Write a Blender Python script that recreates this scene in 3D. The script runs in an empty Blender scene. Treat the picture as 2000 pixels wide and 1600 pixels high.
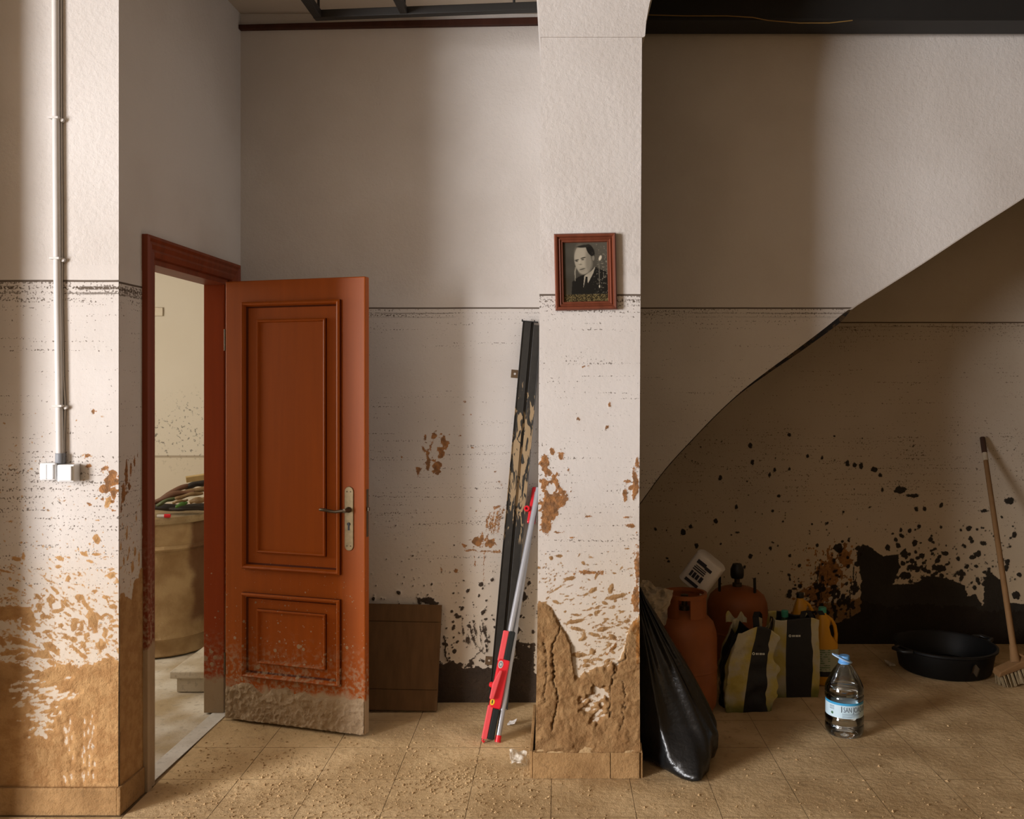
import bpy, bmesh, math
import numpy as np
from mathutils import Vector, Matrix

# ------------------------------------------------------------------ camera, world, light
scene = bpy.context.scene
COL = scene.collection
CX, CY, F, H = 1090.0, 750.0, 1750.0, 1.558          # principal point, focal length (2000x1600 px), eye height
DL, DP, DB, DR = F/539, F/492, F/399, F/326          # distances of the wall planes

cam_d = bpy.data.cameras.new('camera')
cam_d.sensor_width = 36.0
cam_d.lens = 36.0*F/2000.0
cam_d.shift_x = -(CX-1000.0)/2000.0
cam_d.shift_y = (CY-800.0)/2000.0
cam_d.clip_start = 0.02
cam = bpy.data.objects.new('camera', cam_d)
COL.objects.link(cam)
cam.location = (0, 0, H)
cam.rotation_euler = (math.pi/2, 0, 0)
scene.camera = cam

world = bpy.data.worlds.new('sky')
scene.world = world
world.use_nodes = True
world.node_tree.nodes['Background'].inputs[0].default_value = (0.75, 0.85, 1.0, 1)
world.node_tree.nodes['Background'].inputs[1].default_value = 0.12

def area(name, loc, direction, sx, sy, power, color):
    d = bpy.data.lights.new(name, 'AREA')
    d.shape = 'RECTANGLE'; d.size = sx; d.size_y = sy
    d.energy = power; d.color = color
    o = bpy.data.objects.new(name, d)
    COL.objects.link(o)
    o.location = loc
    o.rotation_euler = Vector(direction).to_track_quat('-Z', 'Z').to_euler()
    return o
# daylight entering the street opening (left, behind the camera) and the window of the next room, plus an added frontal fill light
area('street_daylight', (-6.45, -1.45, 1.95), (1, 0.0, -0.12), 3.4, 2.4, 1180, (0.985, 0.97, 0.985))
area('front_fill_light', (0.2, -4.65, 1.75), (0, 1, -0.12), 3.0, 1.7, 6, (1.0, 0.80, 0.52))  # added fill that lifts the shadows from the front; its window is invented
area('next_room_daylight', (-4.62, 4.35, 1.75), (1, 0.15, -0.25), 1.6, 1.5, 58, (1.0, 0.93, 0.82))

scene.view_settings.view_transform = 'Standard'
scene.view_settings.look = 'None'
scene.view_settings.gamma = 1.0
scene.view_settings.use_curve_mapping = False
scene.view_settings.exposure = 0.0
scene.cycles.max_bounces = 8
scene.cycles.diffuse_bounces = 2
scene.cycles.glossy_bounces = 3

# ------------------------------------------------------------------ helpers: geometry
def P(x, y, d):
    s = F/d
    return Vector(((x-CX)/s, d, H+(CY-y)/s))
def PF(x, y, z=0.0):
    s = (y-CY)/(H-z)
    return Vector(((x-CX)/s, F/s, z))

class MB:
    def __init__(self):
        self.v = []; self.f = []; self.m = []
    def add(self, vs, fs, M=None, mi=0):
        b = len(self.v)
        for p in vs:
            p = Vector(p)
            if M is not None: p = M @ p
            self.v.append(p[:])
        for q in fs:
            self.f.append([i+b for i in q]); self.m.append(mi)
        return self
    def box(self, x0, x1, y0, y1, z0, z1, M=None, mi=0):
        vs = [(x0,y0,z0),(x1,y0,z0),(x1,y1,z0),(x0,y1,z0),(x0,y0,z1),(x1,y0,z1),(x1,y1,z1),(x0,y1,z1)]
        fs = [(0,3,2,1),(4,5,6,7),(0,1,5,4),(1,2,6,5),(2,3,7,6),(3,0,4,7)]
        return self.add(vs, fs, M, mi)
    def tube(self, pts, r, n=12, M=None, caps=True, mi=0, flat=1.0):
        pts = [Vector(p) for p in pts]
        rs = r if isinstance(r, (list, tuple)) else [r]*len(pts)
        vs = []; fs = []
        up = None
        for i, p in enumerate(pts):
            t = (pts[min(i+1, len(pts)-1)]-pts[max(i-1, 0)]).normalized()
            if up is None:
                up = Vector((0,0,1)) if abs(t.z) < 0.9 else Vector((0,1,0))
            a = (up - t*up.dot(t)).normalized(); b = t.cross(a); up = a
            for k in range(n):
                w = 2*math.pi*k/n
                vs.append(p + a*math.cos(w)*rs[i]*flat + b*math.sin(w)*rs[i])
        for i in range(len(pts)-1):
            for k in range(n):
                k2 = (k+1) % n
                fs.append((i*n+k, i*n+k2, (i+1)*n+k2, (i+1)*n+k))
        if caps:
            fs.append(tuple(range(n-1, -1, -1)))
            fs.append(tuple((len(pts)-1)*n+k for k in range(n)))
        return self.add(vs, fs, M, mi)
    def lathe(self, prof, n=24, M=None, mi=0, sx=1.0, sy=1.0, a0=0, a1=2*math.pi):
        vs = []; fs = []
        full = abs(a1-a0-2*math.pi) < 1e-6
        m = n if full else n+1
        for r, z in prof:
            for k in range(m):
                w = a0+(a1-a0)*k/n
                vs.append((r*math.cos(w)*sx, r*math.sin(w)*sy, z))
        for i in range(len(prof)-1):
            for k in range(n):
                k2 = (k+1) % m
                fs.append((i*m+k, i*m+k2, (i+1)*m+k2, (i+1)*m+k))
        return self.add(vs, fs, M, mi)
    def prism(self, poly, y0, y1, M=None, mi=0):          # polygon in the x-z plane, extruded along y
        n = len(poly)
        vs = [(a, y0, b) for a, b in poly]+[(a, y1, b) for a, b in poly]
        fs = [tuple(range(n)), tuple(range(2*n-1, n-1, -1))]
        for i in range(n):
            j = (i+1) % n
            fs.append((j, i, n+i, n+j))
        return self.add(vs, fs, M, mi)
    def frame(self, x0, x1, z0, z1, prof, M=None, mi=0, dark=()):  # mitred rectangular frame facing -y; prof = (inset, height)
        vs = []; fs = []
        for o, h in prof:
            vs += [(x0+o,-h,z0+o),(x1-o,-h,z0+o),(x1-o,-h,z1-o),(x0+o,-h,z1-o)]
        for i in range(len(prof)-1):
            for k in range(4):
                k2 = (k+1) % 4
                fs.append((i*4+k, i*4+k2, (i+1)*4+k2, (i+1)*4+k))
        self.add(vs, fs, M, mi)
        for q in range(len(fs)):
            if q//4 in dark: self.m[len(self.m)-len(fs)+q] = 1
        return self
    def grid(self, fn, nu, nv, mi=0, closed=False):
        vs = [fn(i/(nu if closed else nu), j/nv) for j in range(nv+1) for i in range(nu if closed else nu+1)]
        w = nu if closed else nu+1
        fs = []
        for j in range(nv):
            for i in range(nu):
                i2 = (i+1) % w
                fs.append((j*w+i, j*w+i2, (j+1)*w+i2, (j+1)*w+i))
        return self.add(vs, fs, None, mi)
    def build(self, name, mat, parent=None, smooth=None, bevel=0, seg=2):
        me = bpy.data.meshes.new(name)
        me.from_pydata(self.v, [], self.f)
        mats = mat if isinstance(mat, (list, tuple)) else [mat]
        for m in mats: me.materials.append(m)
        if len(mats) > 1:
            me.polygons.foreach_set('material_index', self.m)
        me.update()
        bm = bmesh.new(); bm.from_mesh(me)
        bmesh.ops.recalc_face_normals(bm, faces=bm.faces)
        if bevel:
            es = [e for e in bm.edges if len(e.link_faces) == 2 and e.calc_face_angle(0) > 0.6]
            bmesh.ops.bevel(bm, geom=es, offset=bevel, segments=seg, affect='EDGES', profile=0.5)
        bm.to_mesh(me); bm.free()
        if smooth is not None:
            me.polygons.foreach_set('use_smooth', [True]*len(me.polygons))
            if smooth < 180:
                me.set_sharp_from_angle(angle=math.radians(smooth))
        o = bpy.data.objects.new(name, me)
        COL.objects.link(o)
        if parent is not None: o.parent = parent
        return o

def thing(name, label, cat, loc=(0,0,0), rot=(0,0,0), group=None, kind=None):
    o = bpy.data.objects.new(name, None)
    COL.objects.link(o)
    o.empty_display_size = 0.05
    o.location = loc; o.rotation_euler = rot
    return tag(o, label, cat, group, kind)
def tag(o, label=None, cat=None, group=None, kind=None):
    if label: o['label'] = label
    if cat: o['category'] = cat
    if group: o['group'] = group
    if kind: o['kind'] = kind
    return o
def struct(o, label=None, cat=None):
    return tag(o, label, cat, None, 'structure')

def axes(origin, xdir, zdir):
    """matrix whose local x / z follow the given world directions"""
    z = Vector(zdir).normalized(); x = Vector(xdir)
    x = (x - z*x.dot(z)).normalized(); y = z.cross(x)
    M = Matrix((x, y, z)).transposed().to_4x4()
    M.translation = Vector(origin)
    return M

# ------------------------------------------------------------------ helpers: noise and painted mud fields
_lat = {}
def vnoise(u, v, seed):
    if seed not in _lat:
        _lat[seed] = np.random.default_rng(seed).random((256, 256)).astype(np.float32)
    L = _lat[seed]
    iu = np.floor(u).astype(np.int64); iv = np.floor(v).astype(np.int64)
    fu = u-iu; fv = v-iv
    fu = fu*fu*(3-2*fu); fv = fv*fv*(3-2*fv)
    a = L[iu & 255, iv & 255]; b = L[(iu+1) & 255, iv & 255]
    c = L[iu & 255, (iv+1) & 255]; d = L[(iu+1) & 255, (iv+1) & 255]
    return (a*(1-fu)+b*fu)*(1-fv)+(c*(1-fu)+d*fu)*fv
def fbm(u, v, scale, octv=4, seed=1):
    t = 0; a = 0.5; tot = 0
    for k in range(octv):
        t = t+a*vnoise(u*scale+17.3*k, v*scale+5.1*k, seed+k); tot += a
        a *= 0.5; scale *= 2.03
    return t/tot                                   # 0..1

class Canvas:
    """mud, smear and dark-stain coverage of one wall face, as signed distances in cells"""
    def __init__(self, u0, u1, v0, v1, res, s, seed, fields=('mud', 'ochre', 'dark', 'crack')):
        self.nu = int(round((u1-u0)/res)); self.nv = int(round((v1-v0)/res))
        self.u = np.linspace(u0, u1, self.nu+1); self.v = np.linspace(v0, v1, self.nv+1)
        self.U, self.V = np.meshgrid(self.u, self.v)
        self.res = res; self.s = s; self.seed = seed
        self.rng = np.random.default_rng(seed)
        self.fl = {k: np.full(self.U.shape, -3.0) for k in fields}
        self.n1 = fbm(self.U, self.V, 70, 3, seed+100)
        self.n2 = fbm(self.U, self.V, 14, 4, seed+200)
    def X(self, px): return (np.asarray(px, float)-CX)/self.s
    def Z(self, py): return H+(CY-np.asarray(py, float))/self.s
    def stampm(self, field, u, v, ru, rv, ang=0, wob=0.45, hole=False):
        R = max(ru, rv)*1.7+2*self.res
        i0, i1 = np.searchsorted(self.u, (u-R, u+R)); j0, j1 = np.searchsorted(self.v, (v-R, v+R))
        if i0 >= i1 or j0 >= j1: return
        sl = (slice(j0, j1), slice(i0, i1))
        du = self.U[sl]-u; dv = self.V[sl]-v
        c, s = math.cos(ang), math.sin(ang)
        a = du*c+dv*s; b = -du*s+dv*c
        r = np.sqrt((a/ru)**2+(b/rv)**2)
        r = r*(1+wob*(self.n1[sl]-0.5)*2)+wob*0.6*(self.n2[sl]-0.5)
        d = np.clip((1-r)*min(ru, rv)/self.res, -3, 3)
        A = self.fl[field]
        A[sl] = np.minimum(A[sl], -d) if hole else np.maximum(A[sl], d)
    def st(self, field, px, py, rx, ry, deg=0, wob=0.45, hole=False):
        self.stampm(field, float(self.X(px)), float(self.Z(py)), max(rx/self.s, self.res*0.6), max(ry/self.s, self.res*0.6), math.radians(deg), wob, hole)
    def below(self, field, pts, amp, sc, fine=0.012):
        xs = self.X([p[0] for p in pts]); zs = self.Z([p[1] for p in pts])
        bnd = np.interp(self.U, xs, zs)+amp*2*(fbm(self.U, self.V, sc, 4, self.seed+31)-0.5)+fine*2*(self.n1-0.5)
        d = np.clip((bnd-self.V)/self.res, -3, 3)
        self.fl[field] = np.maximum(self.fl[field], d)
    def poly(self, field, pts, rough=0.02):
        xs = self.X([p[0] for p in pts]); zs = self.Z([p[1] for p in pts]); n = len(pts)
        U = self.U+rough*2*(self.n1-0.5); V = self.V+rough*2*(self.n2-0.5)
        ins = np.zeros(U.shape, bool); dist = np.full(U.shape, 9.0)
        for i in range(n):
            x0, z0, x1, z1 = xs[i], zs[i], xs[(i+1) % n], zs[(i+1) % n]
            t = np.clip(((U-x0)*(x1-x0)+(V-z0)*(z1-z0))/((x1-x0)**2+(z1-z0)**2+1e-12), 0, 1)
            dist = np.minimum(dist, np.hypot(U-x0-t*(x1-x0), V-z0-t*(z1-z0)))
            with np.errstate(divide='ignore', invalid='ignore'):
                cr = ((z0 > V) != (z1 > V)) & (U < (x1-x0)*(V-z0)/(z1-z0+1e-12)+x0)
            ins ^= cr
        d = np.clip(np.where(ins, dist, -dist)/self.res, -3, 3)
        self.fl[field] = np.maximum(self.fl[field], d)
    def line(self, field, pts, w, wig=0.006):
        xs = self.X([p[0] for p in pts]); zs = self.Z([p[1] for p in pts])
        U = self.U+wig*2*(self.n1-0.5); V = self.V+wig*2*(self.n2-0.5)
        dist = np.full(U.shape, 9.0)
        for i in range(len(pts)-1):
            x0, z0, x1, z1 = xs[i], zs[i], xs[i+1], zs[i+1]
            t = np.clip(((U-x0)*(x1-x0)+(V-z0)*(z1-z0))/((x1-x0)**2+(z1-z0)**2+1e-12), 0, 1)
            dist = np.minimum(dist, np.hypot(U-x0-t*(x1-x0), V-z0-t*(z1-z0)))
        d = np.clip((w/self.s-dist)/self.res, -3, 3)
        self.fl[field] = np.maximum(self.fl[field], d)
    def spatter(self, field, n, x0, x1, y0, y1, power, size, deg, spread, aspect=(1.2, 4.0), wob=0.45):
        g = self.rng
        for _ in range(n):
            x = g.uniform(x0, x1); y = y0+(y1-y0)*g.random()**power
            r = size[0]+(size[1]-size[0])*g.random()**3
            a = g.uniform(*aspect)
            self.st(field, x, y, r*a**0.6, r/a**0.4, deg+g.normal()*spread, wob)
    def mesh(self, name, place, mat, parent, disp=None):
        """place(U, V, D) -> (x, y, z) arrays"""
        D = np.full(self.U.shape, 0.0008) if disp is None else disp
        x, y, z = place(self.U, self.V, D)
        co = np.stack([x, y, z], -1).reshape(-1, 3).astype(np.float32)
        w = self.nu+1
        a = (np.arange(self.nv)[:, None]*w+np.arange(self.nu)[None, :]).ravel()
        q = np.stack([a, a+1, a+1+w, a+w], -1).astype(np.int32)
        me = bpy.data.meshes.new(name)
        me.vertices.add(len(co)); me.vertices.foreach_set('co', co.ravel())
        me.loops.add(q.size); me.loops.foreach_set('vertex_index', q.ravel())
        me.polygons.add(len(q)); me.polygons.foreach_set('loop_start', np.arange(0, q.size, 4, dtype=np.int32))
        me.update(calc_edges=True); me.validate()
        me.polygons.foreach_set('use_smooth', np.ones(len(q), bool))
        for k, A in self.fl.items():
            at = me.attributes.new(k, 'FLOAT', 'POINT')
            at.data.foreach_set('value', A.ravel().astype(np.float32))
        at = me.attributes.new('painted', 'FLOAT', 'POINT')
        at.data.foreach_set('value', np.ones(len(co), np.float32))
        me.materials.append(mat)
        o = bpy.data.objects.new(name, me); COL.objects.link(o)
        o.parent = parent
        return o
def sstep(a, b, x):
    t = np.clip((x-a)/(b-a), 0, 1); return t*t*(3-2*t)

# ------------------------------------------------------------------ helpers: materials
class NT:
    def __init__(self, name):
        self.mat = bpy.data.materials.new(name); self.mat.use_nodes = True
        self.t = self.mat.node_tree; self.t.nodes.clear()
        self.out = self.t.nodes.new('ShaderNodeOutputMaterial')
        g = self.t.nodes.new('ShaderNodeNewGeometry'); self.pos = g.outputs['Position']
        s = self.t.nodes.new('ShaderNodeSeparateXYZ'); self.t.links.new(self.pos, s.inputs[0])
        self.x, self.y, self.z = s.outputs
    def set(self, sock, v):
        if isinstance(v, bpy.types.NodeSocket): self.t.links.new(v, sock)
        elif isinstance(v, (tuple, list)) and sock.type == 'RGBA' and len(v) == 3: sock.default_value = (*v, 1)
        else: sock.default_value = v
    def math(self, op, a, b=0.0, c=0.0, clamp=False):
        n = self.t.nodes.new('ShaderNodeMath'); n.operation = op; n.use_clamp = clamp
        for i, v in enumerate((a, b, c)): self.set(n.inputs[i], v)
        return n.outputs[0]
    def mul(self, a, b): return self.math('MULTIPLY', a, b)
    def add(self, a, b): return self.math('ADD', a, b)
    def sub(self, a, b): return self.math('SUBTRACT', a, b)
    def mx(self, a, b): return self.math('MAXIMUM', a, b)
    def step(self, v, a, b, lo=0.0, hi=1.0):
        n = self.t.nodes.new('ShaderNodeMapRange'); n.interpolation_type = 'SMOOTHSTEP'
        for k, x in zip(('Value', 'From Min', 'From Max', 'To Min', 'To Max'), (v, a, b, lo, hi)): self.set(n.inputs[k], x)
        return n.outputs[0]
    def lin(self, v, a, b, lo=0.0, hi=1.0):
        n = self.t.nodes.new('ShaderNodeMapRange')
        for k, x in zip(('Value', 'From Min', 'From Max', 'To Min', 'To Max'), (v, a, b, lo, hi)): self.set(n.inputs[k], x)
        return n.outputs[0]
    def mix(self, f, a, b):
        n = self.t.nodes.new('ShaderNodeMix'); n.data_type = 'RGBA'
        self.set(n.inputs[0], f); self.set(n.inputs[6], a); self.set(n.inputs[7], b)
        return n.outputs[2]
    def vec(self, sx, sy, sz, src=None):
        n = self.t.nodes.new('ShaderNodeMapping'); n.inputs['Scale'].default_value = (sx, sy, sz)
        self.t.links.new(src or self.pos, n.inputs['Vector']); return n.outputs[0]
    def obj(self):
        n = self.t.nodes.new('ShaderNodeTexCoord'); return n.outputs['Object']
    def noise(self, scale=1.0, detail=3.0, vec=None, rough=0.5, dist=0.0):
        n = self.t.nodes.new('ShaderNodeTexNoise')
        self.t.links.new(vec or self.pos, n.inputs['Vector'])
        n.inputs['Scale'].default_value = scale; n.inputs['Detail'].default_value = detail
        n.inputs['Roughness'].default_value = rough; n.inputs['Distortion'].default_value = dist
        return n.outputs[0]
    def voro(self, scale, vec=None, feature='F1'):
        n = self.t.nodes.new('ShaderNodeTexVoronoi'); n.feature = feature
        self.t.links.new(vec or self.pos, n.inputs['Vector']); n.inputs['Scale'].default_value = scale
        return n
    def attr(self, name, out='Fac'):
        n = self.t.nodes.new('ShaderNodeAttribute'); n.attribute_name = name; return n.outputs[out]
    def bump(self, h, strength=0.5, dist=0.01, prev=None):
        n = self.t.nodes.new('ShaderNodeBump'); n.inputs['Strength'].default_value = strength
        n.inputs['Distance'].default_value = dist; self.t.links.new(h, n.inputs['Height'])
        if prev: self.t.links.new(prev, n.inputs['Normal'])
        return n.outputs[0]
    def bsdf(self, color, rough=0.8, normal=None, **kw):
        b = self.t.nodes.new('ShaderNodeBsdfPrincipled')
        self.set(b.inputs['Base Color'], color); self.set(b.inputs['Roughness'], rough)
        b.inputs['Specular IOR Level'].default_value = kw.pop('spec', 0.3)
        for k, v in kw.items(): self.set(b.inputs[k.replace('_', ' ')], v)
        if normal is not None: self.t.links.new(normal, b.inputs['Normal'])
        self.t.links.new(b.outputs[0], self.out.inputs[0]); self.b = b
        return self.mat

MUD_A, MUD_B = (0.41, 0.215, 0.078), (0.52, 0.300, 0.122)

def plaster(name, tide, lo=(0.60, 0.55, 0.505), hi=(0.68, 0.635, 0.595), dark=(0.030, 0.016, 0.008), ochre=(0.20, 0.082, 0.018), grime=1.0, mudk=1.0, band=1.0):
    t = NT(name)
    base = t.mix(t.step(t.noise(1.7, 4), 0.3, 0.7), lo, hi)
    under = t.step(t.z, tide+0.002, tide-0.002)
    # flood-washed plaster: warm staining, denser towards the ground
    wash = t.mul(t.step(t.add(t.z, t.mul(t.sub(t.noise(2.2, 5), 0.5), 0.9)), 1.25, 0.25), 0.5*grime)
    base = t.mix(wash, base, (0.62, 0.475, 0.29))
    hz = t.noise(1.0, 2, t.vec(2.6, 2.6, 105))
    fine = t.noise(135, 2)
    patch = t.noise(5, 2)
    thr = t.add(t.step(t.z, tide, tide-0.17, 0.535+0.05*(1-band), 0.630), t.mul(t.sub(0.5, patch), 0.10))
    thr = t.add(thr, t.mul(t.step(t.z, 1.36, 1.22), t.step(t.z, 0.75, 0.95, 0.0, -0.034)))
    grime_ = t.mul(t.step(t.sub(t.add(t.mul(hz, 0.40), t.mul(fine, 0.60)), thr), 0.0, 0.035), t.mul(under, 0.85))
    def ln(z0, w, k):
        return t.mul(t.step(t.math('ABSOLUTE', t.sub(t.add(t.z, t.mul(t.sub(patch, 0.5), 0.012)), z0)), w, w*0.3), t.mul(t.step(t.add(fine, t.mul(t.sub(patch, 0.5), 0.8)), 0.43, 0.52), k))
    l1 = t.mul(t.step(t.math('ABSOLUTE', t.sub(t.add(t.z, t.mul(t.sub(patch, 0.5), 0.003)), tide)), 0.0055, 0.0020), t.step(patch, 0.26, 0.36))
    l2 = ln(tide-0.024, 0.003+0.006*band, 0.4+0.6*band)
    l3 = ln(tide-0.043, 0.006, 0.8*band)
    grm = t.mx(t.mx(l1, grime_), t.mx(l2, l3))
    base = t.mix(t.mul(grm, 0.9), base, (0.060, 0.034, 0.015))
    fn = t.mul(t.sub(t.noise(160, 3), 0.5), 1.6)
    on = t.attr('painted')
    mud = t.mul(on, t.step(t.add(t.attr('mud'), fn), -0.35, 0.35))
    och = t.mul(on, t.step(t.add(t.attr('ochre'), t.mul(fn, 2.0)), -0.3, 0.5))
    drk = t.mul(on, t.step(t.add(t.attr('dark'), fn), -0.35, 0.35))
    crk = t.mul(on, t.step(t.attr('crack'), -0.5, 0.5))
    mcol = t.mix(t.step(t.noise(22, 6, None, 0.65), 0.38, 0.62), [c*mudk for c in MUD_A], [c*mudk for c in MUD_B])
    mcol = t.mix(t.mul(t.step(t.noise(3, 3), 0.5, 0.72), 0.45), mcol, [c*mudk*0.6 for c in MUD_A])
    base = t.mix(t.mul(mud, 0.97), base, mcol)
    ocol = t.mix(t.step(t.noise(45, 4), 0.35, 0.65), ochre, [min(c*1.9, 1) for c in ochre])
    base = t.mix(t.mul(och, 0.93), base, ocol)
    dcol = t.mix(t.step(t.noise(5, 5), 0.45, 0.75), dark, [c*1.8 for c in dark])
    base = t.mix(t.mul(drk, 0.96), base, dcol)
    base = t.mix(t.mul(crk, 0.8), base, (0.03, 0.017, 0.008))
    rough = t.lin(t.mx(drk, och), 0, 1, 0.92, 0.75)
    amt = t.mul(on, t.math('MAXIMUM', t.attr('mud'), t.mx(t.attr('ochre'), t.attr('dark'))))
    b2 = t.bump(t.mul(t.sub(t.noise(48, 6, None, 0.68), 0.5), t.lin(amt, -0.5, 2.5, 0.16, 1.3)), 0.9, 0.011)
    return t.bsdf(base, rough, b2, spec=0.2)

TIDE = {'left': 1.931, 'side': 1.926, 'pillar': 1.911, 'back': 1.929, 'recess': 1.926}
m_left = plaster('plaster_left', TIDE['left'])
m_side = plaster('plaster_side', TIDE['side'])
m_pillar = plaster('plaster_pillar', TIDE['pillar'], mudk=0.70)
m_back = plaster('plaster_back', TIDE['back'], mudk=0.8, band=0.25)
m_recess = plaster('plaster_recess', TIDE['recess'], dark=(0.011, 0.009, 0.007), lo=(0.47, 0.395, 0.31), hi=(0.54, 0.465, 0.38), grime=1.2, mudk=0.6, band=0.1)  # shade under the stairs is put into this darker, browner plaster tone
m_plain = NT('plain_paint'); m_plain = m_plain.bsdf(m_plain.mix(m_plain.noise(2, 4), (0.58, 0.53, 0.49), (0.66, 0.61, 0.57)), 0.9)
m_ceil = NT('ceiling_paint'); m_ceil = m_ceil.bsdf(m_ceil.mix(m_ceil.noise(3, 5), (0.46, 0.39, 0.31), (0.56, 0.48, 0.39)), 0.95)

def mk_mud(name, a, b, sc=7, bump=0.5, dist=0.01, rough=0.9):
    t = NT(name)
    c = t.mix(t.step(t.noise(sc, 6), 0.3, 0.7), a, b)
    c = t.mix(t.mul(t.step(t.noise(sc*8, 4), 0.52, 0.7), 0.35), c, [v*0.55 for v in a])
    n = t.bump(t.add(t.noise(40, 6), t.add(t.noise(9, 4), t.mul(t.noise(170, 3), 0.4))), bump, dist)
    return t.bsdf(c, rough, n, spec=0.2)
m_darkwall = mk_mud('dark_unseen_wall', (0.15, 0.092, 0.038), (0.22, 0.14, 0.065), 2, 0.2)  # unseen walls coloured dark brown to cut the light they bounce back
m_floor = mk_mud('muddy_tile', (0.46, 0.305, 0.15), (0.68, 0.485, 0.265), 3.5, 0.5, 0.008)
m_grout = mk_mud('muddy_grout', (0.13, 0.08, 0.04), (0.30, 0.20, 0.10), 4)
m_clod = mk_mud('dry_mud', (0.38, 0.24, 0.115), (0.54, 0.37, 0.19), 12)
m_base = mk_mud('muddy_skirting', (0.29, 0.165, 0.068), (0.40, 0.24, 0.105), 9, 0.7, 0.008)
m_nfloor = mk_mud('next_room_floor', (0.50, 0.38, 0.23), (0.80, 0.73, 0.62), 4, 0.4, 0.006)
m_marble = mk_mud('threshold_marble', (0.66, 0.60, 0.52), (0.80, 0.76, 0.70), 6, 0.15, 0.003)

def simple(name, col, rough=0.5, spec=0.4, var=0.15, sc=12, bump=0.0, **kw):
    t = NT(name)
    c = t.mix(t.noise(sc, 4), [v*(1-var) for v in col], [min(1, v*(1+var)) for v in col])
    n = t.bump(t.noise(sc*6, 4), bump, 0.004) if bump else None
    return t.bsdf(c, rough, n, spec=spec, **kw)

def wood(name, col, rough=0.45, var=0.3, mud=None, spots=False):
    """varnished wood; mud = (z where it is solid, z where it fades)"""
    t = NT(name)
    g = t.noise(1.0, 4, t.vec(35, 35, 2.2))
    c = t.mix(g, [v*(1-var) for v in col], [v*(1+var) for v in col])
    c = t.mix(t.mul(t.noise(3, 3), 0.3), c, [v*0.7 for v in col])
    r = rough; h = g
    nn = t.bump(g, 0.06, 0.002)
    if mud:
        mcol = t.mix(t.noise(9, 5), (0.36, 0.255, 0.155), (0.48, 0.36, 0.24))
        zz = t.add(t.z, t.mul(t.sub(t.noise(16, 5), 0.5), 0.16))
        m = t.step(zz, mud[0]+0.02, mud[0]-0.02)
        haze = t.mul(t.step(zz, mud[1], mud[0]), t.mul(t.step(t.noise(55, 4), 0.42, 0.68), 0.75))
        m = t.mx(m, haze)
        if spots:
            v = t.voro(30); vr = t.voro(30)
            rad = t.mul(t.step(t.z, 0.95, 0.18), t.math('POWER', t.voro(30).outputs['Color'], 2.0))
            m = t.mx(m, t.mul(t.step(t.sub(v.outputs['Distance'], t.mul(rad, 0.42)), 0.02, -0.02), 0.85))
            v2 = t.voro(75)
            rad2 = t.mul(t.step(t.z, 1.2, 0.2), t.math('POWER', t.voro(75).outputs['Color'], 2.5))
            m = t.mx(m, t.mul(t.step(t.sub(v2.outputs['Distance'], t.mul(rad2, 0.45)), 0.02, -0.02), 0.7))
        c = t.mix(m, c, mcol)
        r = t.lin(m, 0, 1, rough, 0.9)
        nn = t.bump(t.mul(m, t.noise(50, 5)), 0.5, 0.006, nn)
    return t.bsdf(c, r, nn, spec=0.22)
m_door = wood('door_varnish', (0.37, 0.080, 0.004), 0.45, 0.18, (0.17, 0.45), True)
m_groove = wood('groove_varnish', (0.10, 0.018, 0.004), 0.5, 0.3, (0.17, 0.45), True)
m_jamb = wood('jamb_varnish', (0.36, 0.062, 0.012), 0.4, 0.2, (0.17, 0.45), True)
m_casing = wood('casing_varnish', (0.21, 0.045, 0.016), 0.45, 0.45, (0.55, 1.1))
m_trimwood = wood('dark_trim', (0.055, 0.018, 0.010), 0.6, 0.4)
m_frame = wood('picture_frame_wood', (0.17, 0.048, 0.024), 0.4, 0.45)
m_board = wood('board_wood', (0.13, 0.068, 0.026), 0.75, 0.45)
m_pale = wood('pale_wood', (0.62, 0.44, 0.20), 0.7, 0.15)
m_broomwood = wood('broom_wood', (0.20, 0.105, 0.042), 0.7, 0.2)
m_black = simple('black_steel', (0.012, 0.011, 0.010), 0.6)
m_gunk = simple('black_plastic', (0.008, 0.008, 0.008), 0.4)
m_white = simple('white_plastic', (0.86, 0.86, 0.86), 0.35, var=0.03)
m_cond = simple('grey_conduit', (0.64, 0.61, 0.575), 0.5, var=0.08)
m_grey = simple('grey_plastic', (0.22, 0.23, 0.25), 0.5)
m_brass = simple('tarnished_brass', (0.24, 0.18, 0.095), 0.42, var=0.35, sc=60, Metallic=0.55)
m_dbrass = simple('dark_brass', (0.085, 0.06, 0.035), 0.4, var=0.4, sc=60, Metallic=0.6)
m_alu = simple('grey_tube_enamel', (0.40, 0.41, 0.44), 0.28, var=0.06, Metallic=0.35)
m_alu2 = simple('dull_tube_enamel', (0.28, 0.27, 0.27), 0.4, var=0.1, Metallic=0.3)
m_red = simple('red_plastic', (0.72, 0.018, 0.030), 0.3, var=0.06)
m_pink = simple('red_foam', (0.75, 0.075, 0.085), 0.6, var=0.06)
m_foam = simple('black_foam', (0.014, 0.016, 0.015), 0.9, var=0.3, sc=80, bump=0.4)
m_yel = simple('yellow_sticker', (0.85, 0.55, 0.03), 0.5)
m_bin = simple('black_bin_film', (0.006, 0.0065, 0.007), 0.30, 0.5, bump=0.6, sc=9)
m_orange = simple('orange_enamel', (0.30, 0.085, 0.020), 0.5, var=0.35, sc=9)
m_jug = simple('amber_jug', (0.66, 0.31, 0.012), 0.35, var=0.06)
m_green = simple('green_cap', (0.05, 0.30, 0.20), 0.4)
m_paper = simple('white_wrap', (0.62, 0.57, 0.52), 0.5, var=0.08)
m_news = simple('news_paper', (0.42, 0.34, 0.24), 0.9, var=0.3, sc=30)
m_blue = simple('blue_cap', (0.14, 0.38, 0.75), 0.35)
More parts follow.
